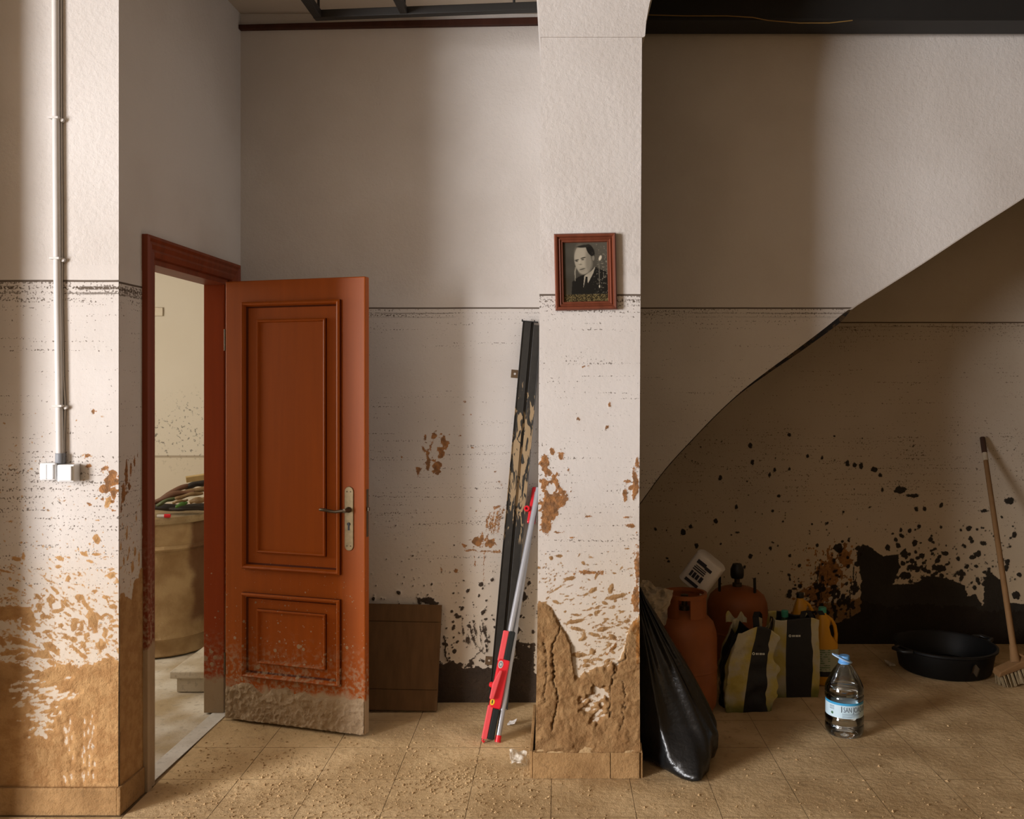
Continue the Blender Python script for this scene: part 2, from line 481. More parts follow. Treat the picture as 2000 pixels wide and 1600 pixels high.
m_bristle = simple('bristle', (0.27, 0.20, 0.11), 0.8, var=0.4, sc=60)
m_pale_film = simple('clear_wrap', (0.72, 0.66, 0.56), 0.3, var=0.2, sc=20)
m_wire = simple('yellow_wire', (0.30, 0.18, 0.05), 0.6)
m_mark = simple('print_black', (0.02, 0.02, 0.03), 0.6)
m_markw = simple('print_white', (0.75, 0.75, 0.65), 0.6)

# ------------------------------------------------------------------ the setting: shell of the room
CEIL = 3.37
DO0, DO1, DOZ = 3.495, 4.262, 2.055
def sx_side(y): return -1.592+0.0334*(y-DL)              # face of the wall that holds the door

b = MB().box(-6.2, 3.6, -4.5, DL+0.12, -0.12, -0.003).box(sx_side(DO0)-0.03, 3.6, DL+0.12, 5.5, -0.12, -0.003)
floor = struct(b.build('floor', m_grout), 'mud-covered square tile floor of the ground-floor room', 'floor')
b = MB().box(-6.2, 3.6, -4.5, 5.5, CEIL, CEIL+0.1)
struct(b.build('ceiling', m_ceil), 'cream painted ceiling behind the dark bars', 'ceiling')

# floor tiles
tm = MB()
h = 0.1529
vs = [(-h,-h,-0.003),(h,-h,-0.003),(h,h,-0.003),(-h,h,-0.003),(-h,-h,0),(h,-h,0),(h,h,0),(-h,h,0)]
tm.add(vs, [(0,1,5,4),(1,2,6,5),(2,3,7,6),(3,0,4,7)], None, 1).add(vs, [(4,5,6,7)], None, 0)
tile0 = tm.build('tile', [m_floor, m_grout], floor)
rng = np.random.default_rng(4)
PT = 0.308
first = True
for i in range(-7, 10):
    for j in range(-3, 6):
        cx_, cy_ = -0.026+PT*(i+0.5), 3.53+PT*(j+0.5)
        if cy_ > DR+0.1: continue
        if cx_ < -1.6 and cy_ > 3.2: continue
        if cx_ < 0.3 and cy_ > DB+0.15: continue
        o = tile0 if first else tile0.copy()
        if not first: COL.objects.link(o); o.parent = floor
        first = False
        o.location = (cx_, cy_, rng.uniform(-0.0003, 0.0002))
        o.rotation_euler = (rng.normal()*0.0003, rng.normal()*0.0003, (rng.integers(0, 4))*math.pi/2)

# --- left wall (front-left pier, faces the camera)
b = MB().box(-3.3, -1.592, DL, DL+0.12, 0, CEIL)
wl = struct(b.build('wall_left', m_left), 'white plaster wall with conduit and mud-splashed base at the left edge', 'wall')
c = Canvas(-2.16, -1.592, 0.0, 1.99, 0.004, 539, 11)
c.below('mud', [(-60,1300),(0,1288),(20,1292),(50,1308),(70,1318),(95,1312),(112,1300),(130,1296),(150,1292),(180,1298),(205,1288),(240,1292)], 0.03, 12, 0.014)
for a in [(18,1196,40,14),(56,1206,14,17),(112,1193,13,4,10),(99,1174,9,5,-25),(155,1167,9,7),(168,1182,14,4,-50),(182,1212,9,21,12),(33,1092,10,5,-15),(46,1086,3,8),
          (117,1090,9,4,-15),(115,1107,7,3.5),(133,1131,4.5,7),(189,1054,7,10,25),(166,1083,9,4,-25),(189,1083,9,2.5),(212,980,6,14,-25),(218,1124,9,6),(207,1167,8,4),
          (221,1185,10,5),(83,1204,6,6),(92,1234,10,3.5,5),(63,1228,6,5),(75,1239,6,4),(45,1255,34,5,-20),(97,1261,14,7,-10),(198,1261,10,10),(85,1279,15,8,-15),
          (22,1275,24,5,10),(43,1284,15,6,15),(108,1153,14,2.5,-40),(90,1131,18,1.5,-38),(25,1151,13,4,-15),(150,1270,16,4,-40),(130,1245,7,5),(170,1240,5,5),
          (205,1240,6,5),(120,1222,6,4),(15,1117,14,2,-12),(178,1097,6,3,-20),(185,1155,6,3),(150,1215,16,2.5,0),(195,1205,12,3,-45)]:
    c.st('mud', *a)
c.st('mud', 144, 1223, 6, 12); c.st('mud', 160, 1223, 4, 12)
c.spatter('mud', 260, -10, 232, 1150, 1310, 0.8, (1.2, 7), -30, 25)
c.spatter('mud', 330, -10, 232, 1000, 1310, 0.7, (0.8, 2.6), -30, 30)
c.spatter('mud', 170, -10, 232, 1080, 1310, 0.8, (1.0, 1.9), -28, 14, (6, 14), 0.3)
c.spatter('mud', 60, -10, 232, 800, 1000, 0.6, (0.8, 2.2), -10, 40)
for a in [(175,910,8,3),(205,915,10,4,20),(215,940,12,14),(205,955,12,10),(220,925,7,6),(175,985,6,3,-40),(170,890,4,3),(182,803,3,4),(222,965,8,18),(200,975,5,4)]:
    c.st('ochre', *a, 0, 0.9) if len(a) == 4 else c.st('ochre', *a[:4], a[4], 0.9)
for k in range(110):
    f_ = c.rng.random()
    c.st('mud', 72+10*f_+c.rng.normal()*(30-20*f_), 1318+f_*118+c.rng.normal()*5, c.rng.uniform(3, 11)*(1-0.4*f_), c.rng.uniform(1.2, 3.2), 14+c.rng.normal()*14, 0.8, True)
for k in range(14):
    c.st('mud', 128+c.rng.normal()*14, 1358+c.rng.normal()*5, c.rng.uniform(3, 7), 1.5, 22, 0.8, True)
for x in (128, 138, 165, 174, 183):
    for k in range(9):
        c.st('mud', x+c.rng.normal()*2, c.rng.uniform(1395, 1525), 1.3, 5, 0, 0.5, True)
mk = sstep(-1, 1, c.fl['mud'])
f1 = fbm(c.U, c.V, 22, 5, 77)
mk = sstep(0.3, 3.0, c.fl['mud'])
D = 0.0008+mk*(0.0012+0.004*f1*sstep(0.75, 0.2, c.V))
D = np.where(c.V < 0.098, 0.0006, D)
c.mesh('mud_plaster', lambda U, V, D: (U, DL-D, V), m_left, wl, D)
bm_ = MB().box(-3.0, -1.590, DL-0.017, DL+0.01, 0.0, 0.100)
struct(bm_.build('baseboard_left', m_base, bevel=0.004), 'mud-coated low skirting along the left wall', 'baseboard')

# --- wall that holds the door (runs into depth)

b = MB()
def sidebox(y0, y1, z0, z1):
    b.add([(sx_side(y0),y0,z0),(sx_side(y1),y1,z0),(sx_side(y1)-0.10,y1,z0),(sx_side(y0)-0.10,y0,z0),
           (sx_side(y0),y0,z1),(sx_side(y1),y1,z1),(sx_side(y1)-0.10,y1,z1),(sx_side(y0)-0.10,y0,z1)],
          [(0,3,2,1),(4,5,6,7),(0,1,5,4),(1,2,6,5),(2,3,7,6),(3,0,4,7)])
sidebox(DL+0.0005, DO0, 0, CEIL); sidebox(DO1, DB, 0, CEIL); sidebox(DO0, DO1, DOZ, CEIL)
ws = struct(b.build('wall_side', m_side), 'short white wall around the doorway, mud brown near the floor', 'wall')
c = Canvas(DL, 3.43, 0.0, 1.99, 0.004, 525, 23)
c.X = lambda px: DL+(np.asarray(px, float)-232)/45*0.167
c.below('mud', [(225,1175),(240,1150),(255,1180),(262,1140),(280,1120)], 0.06, 14, 0.02)
for a in [(246,930,6,26),(255,915,5,14),(240,960,7,16),(262,905,4,10),(268,890,2,8),(252,950,7,9),(236,990,4,10)]: c.st('ochre', *a, 0, 0.9)
for a in [(235,1060,3,8),(246,1040,3,14),(262,1080,4,8),(270,1095,4,14),(240,1090,3,10),(257,1110,5,12)]: c.st('mud', *a)
c.spatter('mud', 60, 232, 280, 960, 1200, 0.7, (1, 4), 80, 20)
mk = sstep(-1, 1, c.fl['mud'])
D = 0.0008+mk*(0.0015+0.004*fbm(c.U, c.V, 22, 5, 79))
c.mesh('mud_plaster', lambda U, V, D: (sx_side(U)+D, U, V), m_side, ws, D)
b = MB().add([(sx_side(DL)+0.0,DL-0.017,0),(sx_side(DL)+0.014,DL-0.017,0),(sx_side(3.414)+0.014,3.412,0),(sx_side(3.414),3.412,0),
              (sx_side(DL)+0.0,DL-0.017,0.1),(sx_side(DL)+0.014,DL-0.017,0.1),(sx_side(3.414)+0.014,3.412,0.1),(sx_side(3.414),3.412,0.1)],
             [(0,3,2,1),(4,5,6,7),(0,1,5,4),(1,2,6,5),(2,3,7,6),(3,0,4,7)])
struct(b.build('baseboard_side', m_base, bevel=0.004), 'mud-coated short skirting between corner and door casing', 'baseboard')

# --- back wall
b = MB().box(sx_side(DB)-0.1, 0.0, DB, DB+0.12, 0, CEIL)
wb = struct(b.build('wall_back', m_back), 'tall greyish white back wall with a horizontal flood line', 'wall')
c = Canvas(-1.10, -0.07, 0.0, 1.99, 0.005, 399, 37)
for a in [(830,854,3,7),(848,852,4,8,-15),(866,861,7,10),(872,869,4,9),(862,886,6,9),(836,906,4,16),(853,912,8,12,20),(817,919,4,9),(827,876,3,9,30),(842,870,2,9,-20),(856,878,3,6),(835,885,3,8)]:
    c.st('ochre', *(list(a)+[0]*(5-len(a))), 0.9)
for k in range(26):
    x = c.rng.uniform(950, 984); c.st('ochre', x, 1010+(984-x)*0.6+c.rng.normal()*9, 1.5, c.rng.uniform(6, 15), -12, 0.6)
for a in [(930,1058,10,11,0),(956,1060,12,9,0),(940,1052,4,14,-15),(907,1065,8,2.5,-25),(916,1075,8,2.5,5),(947,1077,12,2,0),(968,1078,10,3,0),(972,990,8,3,30)]: c.st('ochre', *a, 0.8)
c.line('ochre', [(928,1080),(928,1104)], 0.8); c.line('ochre', [(945,1080),(945,1135)], 0.7)
for a in [(922,874,2.6,1.6,-20),(942,880,2,1.5,-30),(899,851,2.4,1.8,0),(930,998,2,1.5,0),(967,922,2.5,2,-20),(975,942,3,1.5,-40),(979,948,2.2,1.4,-20),(938,978,1.2,3,0),(784,893,2,2,0),(863,1114,2,6,15),(890,1115,4,5,0),(908,785,3,2,0),(905,810,2.5,1.6,0),(920,810,2.5,1.8,0)]:
    c.st('ochre', *a)
c.spatter('dark', 260, 720, 975, 1130, 1300, 0.7, (0.8, 4.6), 0, 60, (1, 1.6))
c.spatter('dark', 60, 1000, 1052, 1080, 1300, 0.6, (0.8, 3.6), 0, 60, (1, 1.6))
c.spatter('dark', 60, 720, 1050, 950, 1150, 0.6, (0.7, 2.0), 30, 60, (1, 2.4))
for k in range(26):
    c.st('dark', c.rng.uniform(902, 958), c.rng.uniform(1226, 1250), 1.5, c.rng.uniform(5, 13), 10, 0.7)
c.line('dark', [(868,1245),(873,1290)], 1.8, 0.01); c.line('dark', [(918,1245),(948,1280)], 0.7); c.line('dark', [(900,1310),(945,1265)], 1.2, 0.012)
for a in [(1023,1165,5,14,0),(1015,1265,9,14,0),(1025,1280,14,24,0),(1038,1290,6,30,0),(834,1172,14,7,0),(846,1180,7,6,0),(1010,1230,6,6,0)]: c.st('dark', *a, 0.7)
c.below('dark', [(640,1300),(860,1300),(885,1288),(905,1312),(930,1303),(960,1312),(1000,1290),(1015,1285),(1045,1310),(1060,1320)], 0.05, 18, 0.02)
mk = sstep(-1, 1, c.fl['dark'])
D = 0.0008+mk*(0.002+0.006*fbm(c.U, c.V, 20, 4, 81))
c.mesh('mud_plaster', lambda U, V, D: (U, DB-D, V), m_back, wb, D)

# --- pillar
def pl_l(z): return np.interp(z, [0, 0.6, 1.9, 3.3], [-0.092, -0.082, -0.074, -0.065])
def pl_r(z): return np.interp(z, [0, 1.0, 3.3], [0.324, 0.322, 0.335])
b = MB()
zs = [0, 0.3, 0.6, 1.0, 1.9, 2.6, 3.3-0.012]
vs = []; fs = []
for z in zs:
    vs += [(pl_l(z), DP, z), (pl_r(z), DP, z), (pl_r(z), DB+0.1, z), (pl_l(z), DB+0.1, z)]
for i in range(len(zs)-1):
    for k in range(4):
        k2 = (k+1) % 4
        fs.append((i*4+k, i*4+k2, i*4+4+k2, i*4+4+k))
fs += [(3,2,1,0), tuple(range(len(vs)-4, len(vs)))]
b.add(vs, fs)
pil = struct(b.build('wall_pillar', m_pillar), 'white plastered pillar with a thick mud crust at its foot', 'pillar')
# flaring arch springer on top of the pillar
zc = H+(CY-72)/492
b = MB()
prof = [(zc-0.008, 0.0), (zc, 0.004), (zc+0.06, 0.007), (zc+0.13, 0.015), (zc+0.2, 0.03), (CEIL+0.1, 0.04)]
prof = [(max(zc-0.003, min(z, CEIL+0.05)), f) for z, f in prof]
vs = []; fs = []
for z, fl in prof:
    vs += [(-0.070-fl*0.6, DP-0.006-fl*0.4, z), (0.338+fl*1.6, DP-0.006-fl*0.4, z), (0.338+fl*1.6, DB+0.1, z), (-0.070-fl*0.6, DB+0.1, z)]
for i in range(len(prof)-1):
    for k in range(4):
        k2 = (k+1) % 4
        fs.append((i*4+k, i*4+k2, i*4+4+k2, i*4+4+k))
fs += [(3,2,1,0)]
b.add(vs, fs).build('arch_springer', m_pillar, pil)

c = Canvas(-0.092, 0.326, 0.0, 1.99, 0.004, 492, 53)
c.below('mud', [(1035,1185),(1055,1178),(1075,1190),(1090,1218),(1104,1238),(1113,1262),(1120,1318),(1130,1322),(1146,1308),(1165,1302),(1186,1302),(1195,1290),(1205,1308),(1222,1256),(1231,1222),(1256,1195)], 0.018, 16, 0.012)
for a in [(1088,1086,10,3.4),(1072,1090,4,4),(1152,1089,6,1.5),(1137,1100,5,3,-35),(1157,1153,10,5,35),(1143,1161,6,2.6,25),(1163,1125,3,8,-20),(1193,1150,5,10,-20),(1206,1165,19,4.5,12),
          (1084,1150,15,1.8,30),(1084,1177,10,3,-20),(1121,1214,21,4,10),(1124,1229,15,3.5,-12),(1121,1201,9,2.5,-10),(1176,1229,13,4.5,10),(1160,1240,15,4,-14),(1196,1244,9,4,-30),
          (1129,1279,13,5,-4),(1157,1273,7,5),(1136,1248,10,3.5,18),(1150,1190,8,2,20),(1165,1186,7,2.5,25),(1180,1178,8,3,-20),(1110,1130,14,4,10),(1200,1120,5,2),(1225,1072,6,1.6),
          (1178,1245,7,3,20),(1205,1205,3,3),(1196,1217,3,3),(1216,1195,6,2.5,15),(1145,1290,8,3),(1170,1288,9,2.5,-10),(1143,1300,10,4),(1190,1260,6,3,40)]:
    c.st('mud', *a)
for a in [(1070,950,20,26,0),(1070,990,19,30,0),(1086,975,17,18,0),(1060,1025,9,20,0),(1058,905,10,16,0),(1073,882,6,9,0),(1090,890,6,9,0),(1065,925,9,12,0)]: c.st('ochre', *a, 0.6)
for a in [(1072,955,10,9,0),(1064,935,6,5,0)]: c.st('ochre', *a, 0.9, True)
for a in [(1242,945,6,30,0),(1234,952,7,6,0),(1220,965,5,10,0),(1222,973,4,8,0),(1245,905,4,14,0),(1225,940,6,3,0),(1188,791,3,5,0),(1125,818,5,3.5,0),(1184,834,4.5,3.5,0),(1136,716,5,2,15),
          (1145,1009,7,3,0),(1224,1010,8,2.5,0),(1233,1027,9,3,0),(1085,1040,10,2,0),(1116,1050,5,2,0),(1106,918,2,3,0),(1196,1266,2.6,17,-42),(1243,1170,8,26,0),(1246,1110,5,40,0),(1240,1220,5,10,0),(1152,1118,30,4,0),(1247,1250,5,40,0)]: c.st('ochre', *a, 0.8)
c.spatter('mud', 260, 1045, 1252, 1075, 1310, 0.75, (0.8, 2.8), 15, 28)
c.spatter('mud', 60, 1060, 1245, 1100, 1310, 0.8, (1.0, 1.7), 15, 16, (5, 11), 0.3)
c.spatter('mud', 70, 1130, 1240, 1180, 1310, 0.8, (1.5, 5), 12, 25, (1.6, 4))
for a in [(1168,1345,10,12),(1180,1360,8,14),(1160,1365,12,10),(1150,1382,10,8),(1172,1392,10,7),(1163,1405,8,5),(1140,1372,6,5)]:
    for k in range(6):
        c.st('mud', a[0]+c.rng.normal()*a[2]*0.5, a[1]+c.rng.normal()*a[3]*0.6, a[2]*0.4, a[3]*0.3, 20, 0.9, True)
c.line('crack', [(1087,1212),(1090,1226),(1086,1240),(1078,1255),(1075,1280),(1080,1310),(1078,1325),(1085,1345),(1089,1362),(1085,1385),(1075,1425)], 1.3, 0.01)
c.line('crack', [(1224,1240),(1221,1285),(1202,1300),(1193,1340),(1190,1400)], 1.1, 0.01)
c.line('crack', [(1058,1250),(1065,1300),(1060,1370)], 0.7, 0.012)
c.line('crack', [(1215,1330),(1222,1370),(1210,1430)], 0.8, 0.014)
mk = sstep(0.3, 3.0, c.fl['mud']); ck = sstep(-1, 1, c.fl['crack']); oc = sstep(-1.5, 1.5, c.fl['ochre'])
f1 = fbm(c.U, c.V, 16, 5, 83); f2 = fbm(c.U, c.V, 55, 3, 91); rid = 1-np.abs(2*fbm(c.U, c.V, 11, 4, 95)-1)
low = sstep(0.95, 0.45, c.V)
D = 0.0008+mk*(0.0015+low*(0.010*f1+0.004*f2+0.008*rid**4))+oc*0.003*f2
D += mk*0.014*sstep(0.22, 0.12, c.V)*(0.4+0.9*f1)
D -= ck*0.010*mk
D = np.maximum(D, 0.0006)
D = np.where(c.V < 0.100, 0.0006, D)
def pplace(U, V, D):
    t = (U+0.092)/0.418
    return (pl_l(V)*(1-t)+pl_r(V)*t, DP-D, V)
c.mesh('mud_crust', pplace, m_pillar, pil, D)
# small pile of mud on the skirting ledge
b = MB()
def ledge(u, v):
    x = -0.09+0.42*u
    a = v*math.pi/2
    r = 0.018+0.010*float(fbm(np.array(x), np.array(v), 30, 3, 5))
    return (x, DP-0.002-r*math.cos(a)*0.9, 0.103+r*1.3*math.sin(a))
b.grid(ledge, 60, 6).build('mud_ledge', m_clod, pil, smooth=60)
for x0, x1 in ((-0.099, 0.2060), (0.2085, 0.322)):
    b = MB().box(x0, x1, DP-0.022, DP+0.0, 0, 0.104); b.build('skirting_tile', m_base, pil, bevel=0.002)
b = MB().box(0.3245, 0.3345, DP-0.016, DP+0.5, 0, 0.106); b.build('skirting_tile', m_base, pil, bevel=0.002)
b = MB().box(-0.112, -0.1005, DP-0.016, DP+0.5, 0, 0.106); b.build('skirting_tile', m_base, pil, bevel=0.002)

# --- stair flank above the recess
curve = [(1180,1085),(1250,985),(1300,917),(1350,862),(1400,810),(1450,764),(1500,725),(1560,681),(1610,643),(1659,605),(1720,566),(1800,515),(1900,449),(2000,385),(2200,252),(2300,186)]
fine_c = []
for i in range(len(curve)-1):                              # Catmull-Rom through the traced points
    p0, p1, p2, p3 = (np.array(curve[min(max(i+k, 0), len(curve)-1)], float) for k in (-1, 0, 1, 2))
    for t_ in (0.0, 0.25, 0.5, 0.75):
        q = 0.5*(2*p1+(p2-p0)*t_+(2*p0-5*p1+4*p2-p3)*t_**2+(3*p1-p0-3*p2+p3)*t_**3)
        fine_c.append((float(q[0]), float(q[1])))
curve = fine_c+[curve[-1]]
cw = [((x-CX)/399, H+(CY-y)/399) for x, y in curve]
poly = cw+[(3.4, cw[-1][1]+0.25), (3.4, CEIL), (0.21, CEIL)]
b = MB().prism(poly, DB, DR)
m_flank = m_back
wst = struct(b.build('wall_stair', m_back), 'white flank wall of the stairs with curved sloping lower edge', 'wall')
# chamfered lower lip of the flank, dark below the flood line
b = MB()
vs = []; fs = []
for i, (x, z) in enumerate(cw):
    px_ = curve[i][0]
    wdt = float(np.interp(px_, [1430, 1500, 1560, 1640, 1662, 2300], [0.0015, 0.010, 0.017, 0.024, 0.004, 0.004]))
    nx, nz = 0.53, -0.85
    vs += [(x-0.002, DB-0.001, z+0.0015), (x+nx*wdt, DB-0.0005, z+nz*wdt), (x+nx*wdt*0.9, DB+0.05, z+nz*wdt*0.9), (x-0.002, DB+0.05, z+0.0015)]
for i in range(len(cw)-1):
    for k in range(4):
        k2 = (k+1) % 4
        fs.append((i*4+k, i*4+k2, i*4+4+k2, i*4+4+k))
t = NT('stair_lip')
t.bsdf(t.mix(t.step(t.add(t.z, t.mul(t.sub(t.noise(60, 3), 0.5), 0.02)), 1.926, 1.921), (0.55, 0.49, 0.43), t.mix(t.step(t.noise(40, 3), 0.5, 0.6), (0.012, 0.010, 0.009), (0.06, 0.035, 0.015))), 0.8)
b.add(vs, fs).build('stair_lip', t.mat, wst)

# --- recess under the stairs
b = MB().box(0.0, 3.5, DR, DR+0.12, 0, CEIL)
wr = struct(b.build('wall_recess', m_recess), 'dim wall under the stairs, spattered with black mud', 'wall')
c = Canvas(0.30, 3.40, 0.0, 1.99, 0.006, 326, 71)
c.poly('dark', [(1672,1078),(1684,1062),(1700,1070),(1725,1086),(1755,1084),(1757,1110),(1744,1142),(1785,1140),(1810,1126),(1850,1130),(1885,1146),(1890,1166),(1905,1160),(1920,1184),(1922,1128),(1936,1120),(1955,1133),(1960,1176),(2000,1178),(2090,1180),(2240,1190),(2240,1300),(1560,1300),(1600,1230),(1640,1215),(1680,1195),(1682,1130)], 0.012)
for a in [(1469,903,4,6),(1577,891,3,4),(1605,895,2.5,4),(1655,905,3.5,6),(1669,909,3.5,5),(1682,910,4,6),(1707,917,6,5),(1719,928,3,4),(1407,933,4,6),(1513,918,3,4),(1503,928,2.5,5),(1542,916,2.5,4),
          (1541,849,4,4),(1465,870,4,6),(1759,957,12,7),(1784,968,12,3.5),(1723,957,3,4),(1971,978,10,7),(1921,998,9,3),(1521,969,4,3),(1438,990,3,4),(1398,1018,4,5),(1509,998,3,3),(1789,995,3.5,5),
          (1806,994,3.5,5),(1838,987,3.5,5),(1759,1035,3,4),(1838,1030,3,4),(1817,1054,4,6),(1334,1039,5,6),(1348,1028,3,4),(1360,1066,4,6),(1637,1070,9,9),(1733,1070,6,6),(1465,1087,4,6),(1505,1071,3,5),
          (1440,1040,4,2),(1898,1058,5,4),(1920,1061,6,4),(1766,1082,7,9),(1800,1085,6,5),(1990,1122,5,5),(1968,1096,4,4),(1985,1162,9,8),(1875,1120,12,5),(1900,1088,7,4),(1780,1108,9,5),(1770,1125,12,7),(1835,1110,14,6)]:
    c.st('dark', *a, 0, 0.5)
c.spatter('dark', 260, 1740, 1985, 1010, 1150, 0.5, (1.2, 5.5), 0, 60, (1, 1.5))
c.spatter('dark', 130, 1540, 1690, 1060, 1230, 0.7, (1.2, 5.5), 60, 40, (1, 1.8))
c.spatter('dark', 120, 1260, 1700, 980, 1190, 0.8, (0.8, 3.4), 0, 60, (1, 1.6))
c.spatter('dark', 90, 1260, 2040, 840, 1050, 1.0, (0.7, 2.0), 0, 60, (1, 1.6))
for k in range(40):
    x = c.rng.uniform(1585, 1682); y = c.rng.uniform(1100, 1180)
    c.line('dark', [(x, y), (x+c.rng.normal()*2, y+c.rng.uniform(20, 70))], c.rng.uniform(0.5, 1.4), 0.004) if k < 14 else c.st('dark', x, y+40, 4, 7, 0, 0.8)
for a in [(1620,1120,26,30),(1650,1090,14,20),(1600,1160,30,24)]: c.st('ochre', *a, 0, 1.2)
c.below('mud', [(1180,1205),(1300,1195),(1420,1190),(1560,1200),(1600,1180),(1680,1170),(1700,1180),(2090,1200)], 0.04, 9, 0.02)
mk = sstep(-1, 1, c.fl['dark'])
D = 0.0008+mk*(0.001+0.003*fbm(c.U, c.V, 20, 4, 87))
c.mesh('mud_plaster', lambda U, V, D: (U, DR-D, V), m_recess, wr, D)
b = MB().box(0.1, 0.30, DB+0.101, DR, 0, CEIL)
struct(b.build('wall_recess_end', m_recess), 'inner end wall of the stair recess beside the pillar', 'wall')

# --- the rest of the room, outside the frame: side and street walls with the doorway the daylight enters by
struct(MB().box(3.4, 3.55, -4.5, 5.5, 0, CEIL).build('wall_right', m_darkwall), 'plain right wall of the room', 'wall')
b = MB().box(-6.2, -6.0, 0.35, DL, 0, CEIL).box(-6.2, -6.0, -4.5, -3.2, 0, CEIL).box(-6.2, -6.0, -3.2, 0.35, 3.2, CEIL).box(-6.2, -6.0, -3.2, 0.35, 0, 0.4)
struct(b.build('wall_street', m_darkwall), 'far left street wall with the wide opening that lets daylight in', 'wall')
b = MB().box(-6.2, -1.3, -4.5, -4.35, 0, CEIL).box(1.7, 3.6, -4.5, -4.35, 0, CEIL).box(-1.3, 1.7, -4.5, -4.35, 0, 0.9).box(-1.3, 1.7, -4.5, -4.35, 2.6, CEIL)  # opening added for the frontal fill light
struct(b.build('wall_front', m_darkwall), 'wall behind the viewer with an opening added for the fill light', 'wall')
b = MB().box(-6.0, -2.14, 3.0, DL, 0, CEIL)  # unseen block put here to cast shade on the left wall's outer end
struct(b.build('wall_shade_pier', m_darkwall), 'unseen pier added to shade the left end of the conduit wall', 'wall')

# --- next room
b = MB().box(-4.8, sx_side(DO0)-0.03, DL+0.12, 6.7, -0.12, -0.004)
nf = struct(b.build('floor_next_room', m_nfloor), 'pale muddy floor of the next room', 'floor')
t = NT('next_room_wall')
nc = t.mix(t.noise(2, 4), (0.66, 0.58, 0.46), (0.74, 0.67, 0.56))
dist = t.math('ABSOLUTE', t.sub(t.add(t.z, t.mul(t.sub(t.noise(1.5, 3), 0.5), 0.6)), 1.22))
mold = t.mul(t.step(t.noise(55, 3), 0.60, 0.68), t.step(dist, 0.28, 0.05))
nc = t.mix(t.mul(mold, 0.8), nc, (0.14, 0.13, 0.10))
nc = t.mix(t.mul(t.step(t.math('ABSOLUTE', t.sub(t.z, 1.03)), 0.012, 0.006), 0.7), nc, (0.28, 0.2, 0.12))
nc = t.mix(t.mul(t.step(t.z, 1.03, 1.02), 0.55), nc, (0.62, 0.52, 0.38))
m_next = t.bsdf(nc, 0.9)
struct(MB().box(-4.9, -1.5, 6.5, 6.62, 0, 3.0).build('wall_next_back', m_next), 'cream far wall of the next room with a dado line', 'wall')
b = MB().box(-4.8, -4.7, DL+0.12, 3.55, 0, 3.0).box(-4.8, -4.7, 5.15, 6.5, 0, 3.0).box(-4.8, -4.7, 3.55, 5.15, 0, 1.0).box(-4.8, -4.7, 3.55, 5.15, 2.5, 3.0)
struct(b.build('wall_next_left', m_next), 'window wall of the next room', 'wall')
struct(MB().box(-1.66, -1.50, DB+0.12, 6.5, 0, 3.0).build('wall_next_right', m_next), 'wall of the next room behind the door', 'wall')
struct(MB().box(-4.8, -1.69, DL+0.12, 6.6, 3.0, 3.1).build('ceiling_next_room', m_next), 'ceiling of the next room', 'ceiling')
struct(MB().box(-4.8, -3.2, DL+0.0, DL+0.12, 0, 3.0).build('wall_next_front', m_next), 'front wall of the next room', 'wall')
# marble threshold strip on the doorway floor
b = MB().add([(sx_side(DO0)+0.0,DO0,0),(sx_side(DO1)+0.0,DO1,0),(sx_side(DO1)-0.075,DO1,0),(sx_side(DO0)-0.075,DO0,0),
              (sx_side(DO0)+0.0,DO0,0.003),(sx_side(DO1)+0.0,DO1,0.003),(sx_side(DO1)-0.075,DO1,0.003),(sx_side(DO0)-0.075,DO0,0.003)],
             [(0,3,2,1),(4,5,6,7),(0,1,5,4),(1,2,6,5),(2,3,7,6),(3,0,4,7)])
struct(b.build('trim_1', m_marble), 'pale marble threshold strip in the doorway', 'threshold')

# ------------------------------------------------------------------ door casing, jambs and leaf
fr = thing('door_frame', 'dark red-brown moulded wooden frame of the open doorway', 'door frame', (0,0,0))
fr['kind'] = 'structure'
# casing on the room side: profile across its width
cpro = [(0.0, 0.0), (0.0, 0.022), (0.012, 0.026), (0.022, 0.018), (0.034, 0.022), (0.050, 0.014), (0.060, 0.018), (0.078, 0.012), (0.082, 0.0)]
def casing(name, pth):
    """pth: three-side path handled piecewise; each leg keeps the same profile with mitres"""
    b = MB()
    y0, y1, zt = DO0-0.080, DO1+0.070, 2.130
    vs = []; fs = []
    n = len(cpro)
    def ring(yf, zf):
        for o, hh in cpro:
            y, z = yf(o), zf(o)
            vs.append((sx_side(y)+hh, y, z))
    if pth == 'near':
        ring(lambda o: y0+o, lambda o: 0.0); ring(lambda o: y0+o, lambda o: zt-o)
    elif pth == 'far':
        ring(lambda o: y1-o, lambda o: 0.0); ring(lambda o: y1-o, lambda o: zt-o)
    else:
        ring(lambda o: y0+o, lambda o: zt-o); ring(lambda o: y1-o, lambda o: zt-o)
    for k in range(n-1):
        fs.append((k, k+1, n+k+1, n+k))
    b.add(vs, fs)
    return b.build(name, m_casing, fr)
casing('casing', 'near'); casing('casing', 'far'); casing('casing', 'head')
def jamb(y0, y1, z0, z1, dx0, dx1, mat):
    b = MB()
    b.add([(sx_side(y0)+dx1,y0,z0),(sx_side(y1)+dx1,y1,z0),(sx_side(y1)+dx0,y1,z0),(sx_side(y0)+dx0,y0,z0),
           (sx_side(y0)+dx1,y0,z1),(sx_side(y1)+dx1,y1,z1),(sx_side(y1)+dx0,y1,z1),(sx_side(y0)+dx0,y0,z1)],
          [(0,3,2,1),(4,5,6,7),(0,1,5,4),(1,2,6,5),(2,3,7,6),(3,0,4,7)])
    return b.build('jamb', mat, fr, bevel=0.0015)
jamb(DO0-0.001, DO0+0.012, 0.003, 2.05, -0.115, -0.002, m_jamb)
jamb(DO1-0.028, DO1+0.001, 0.003, 2.05, -0.115, -0.022, m_jamb)
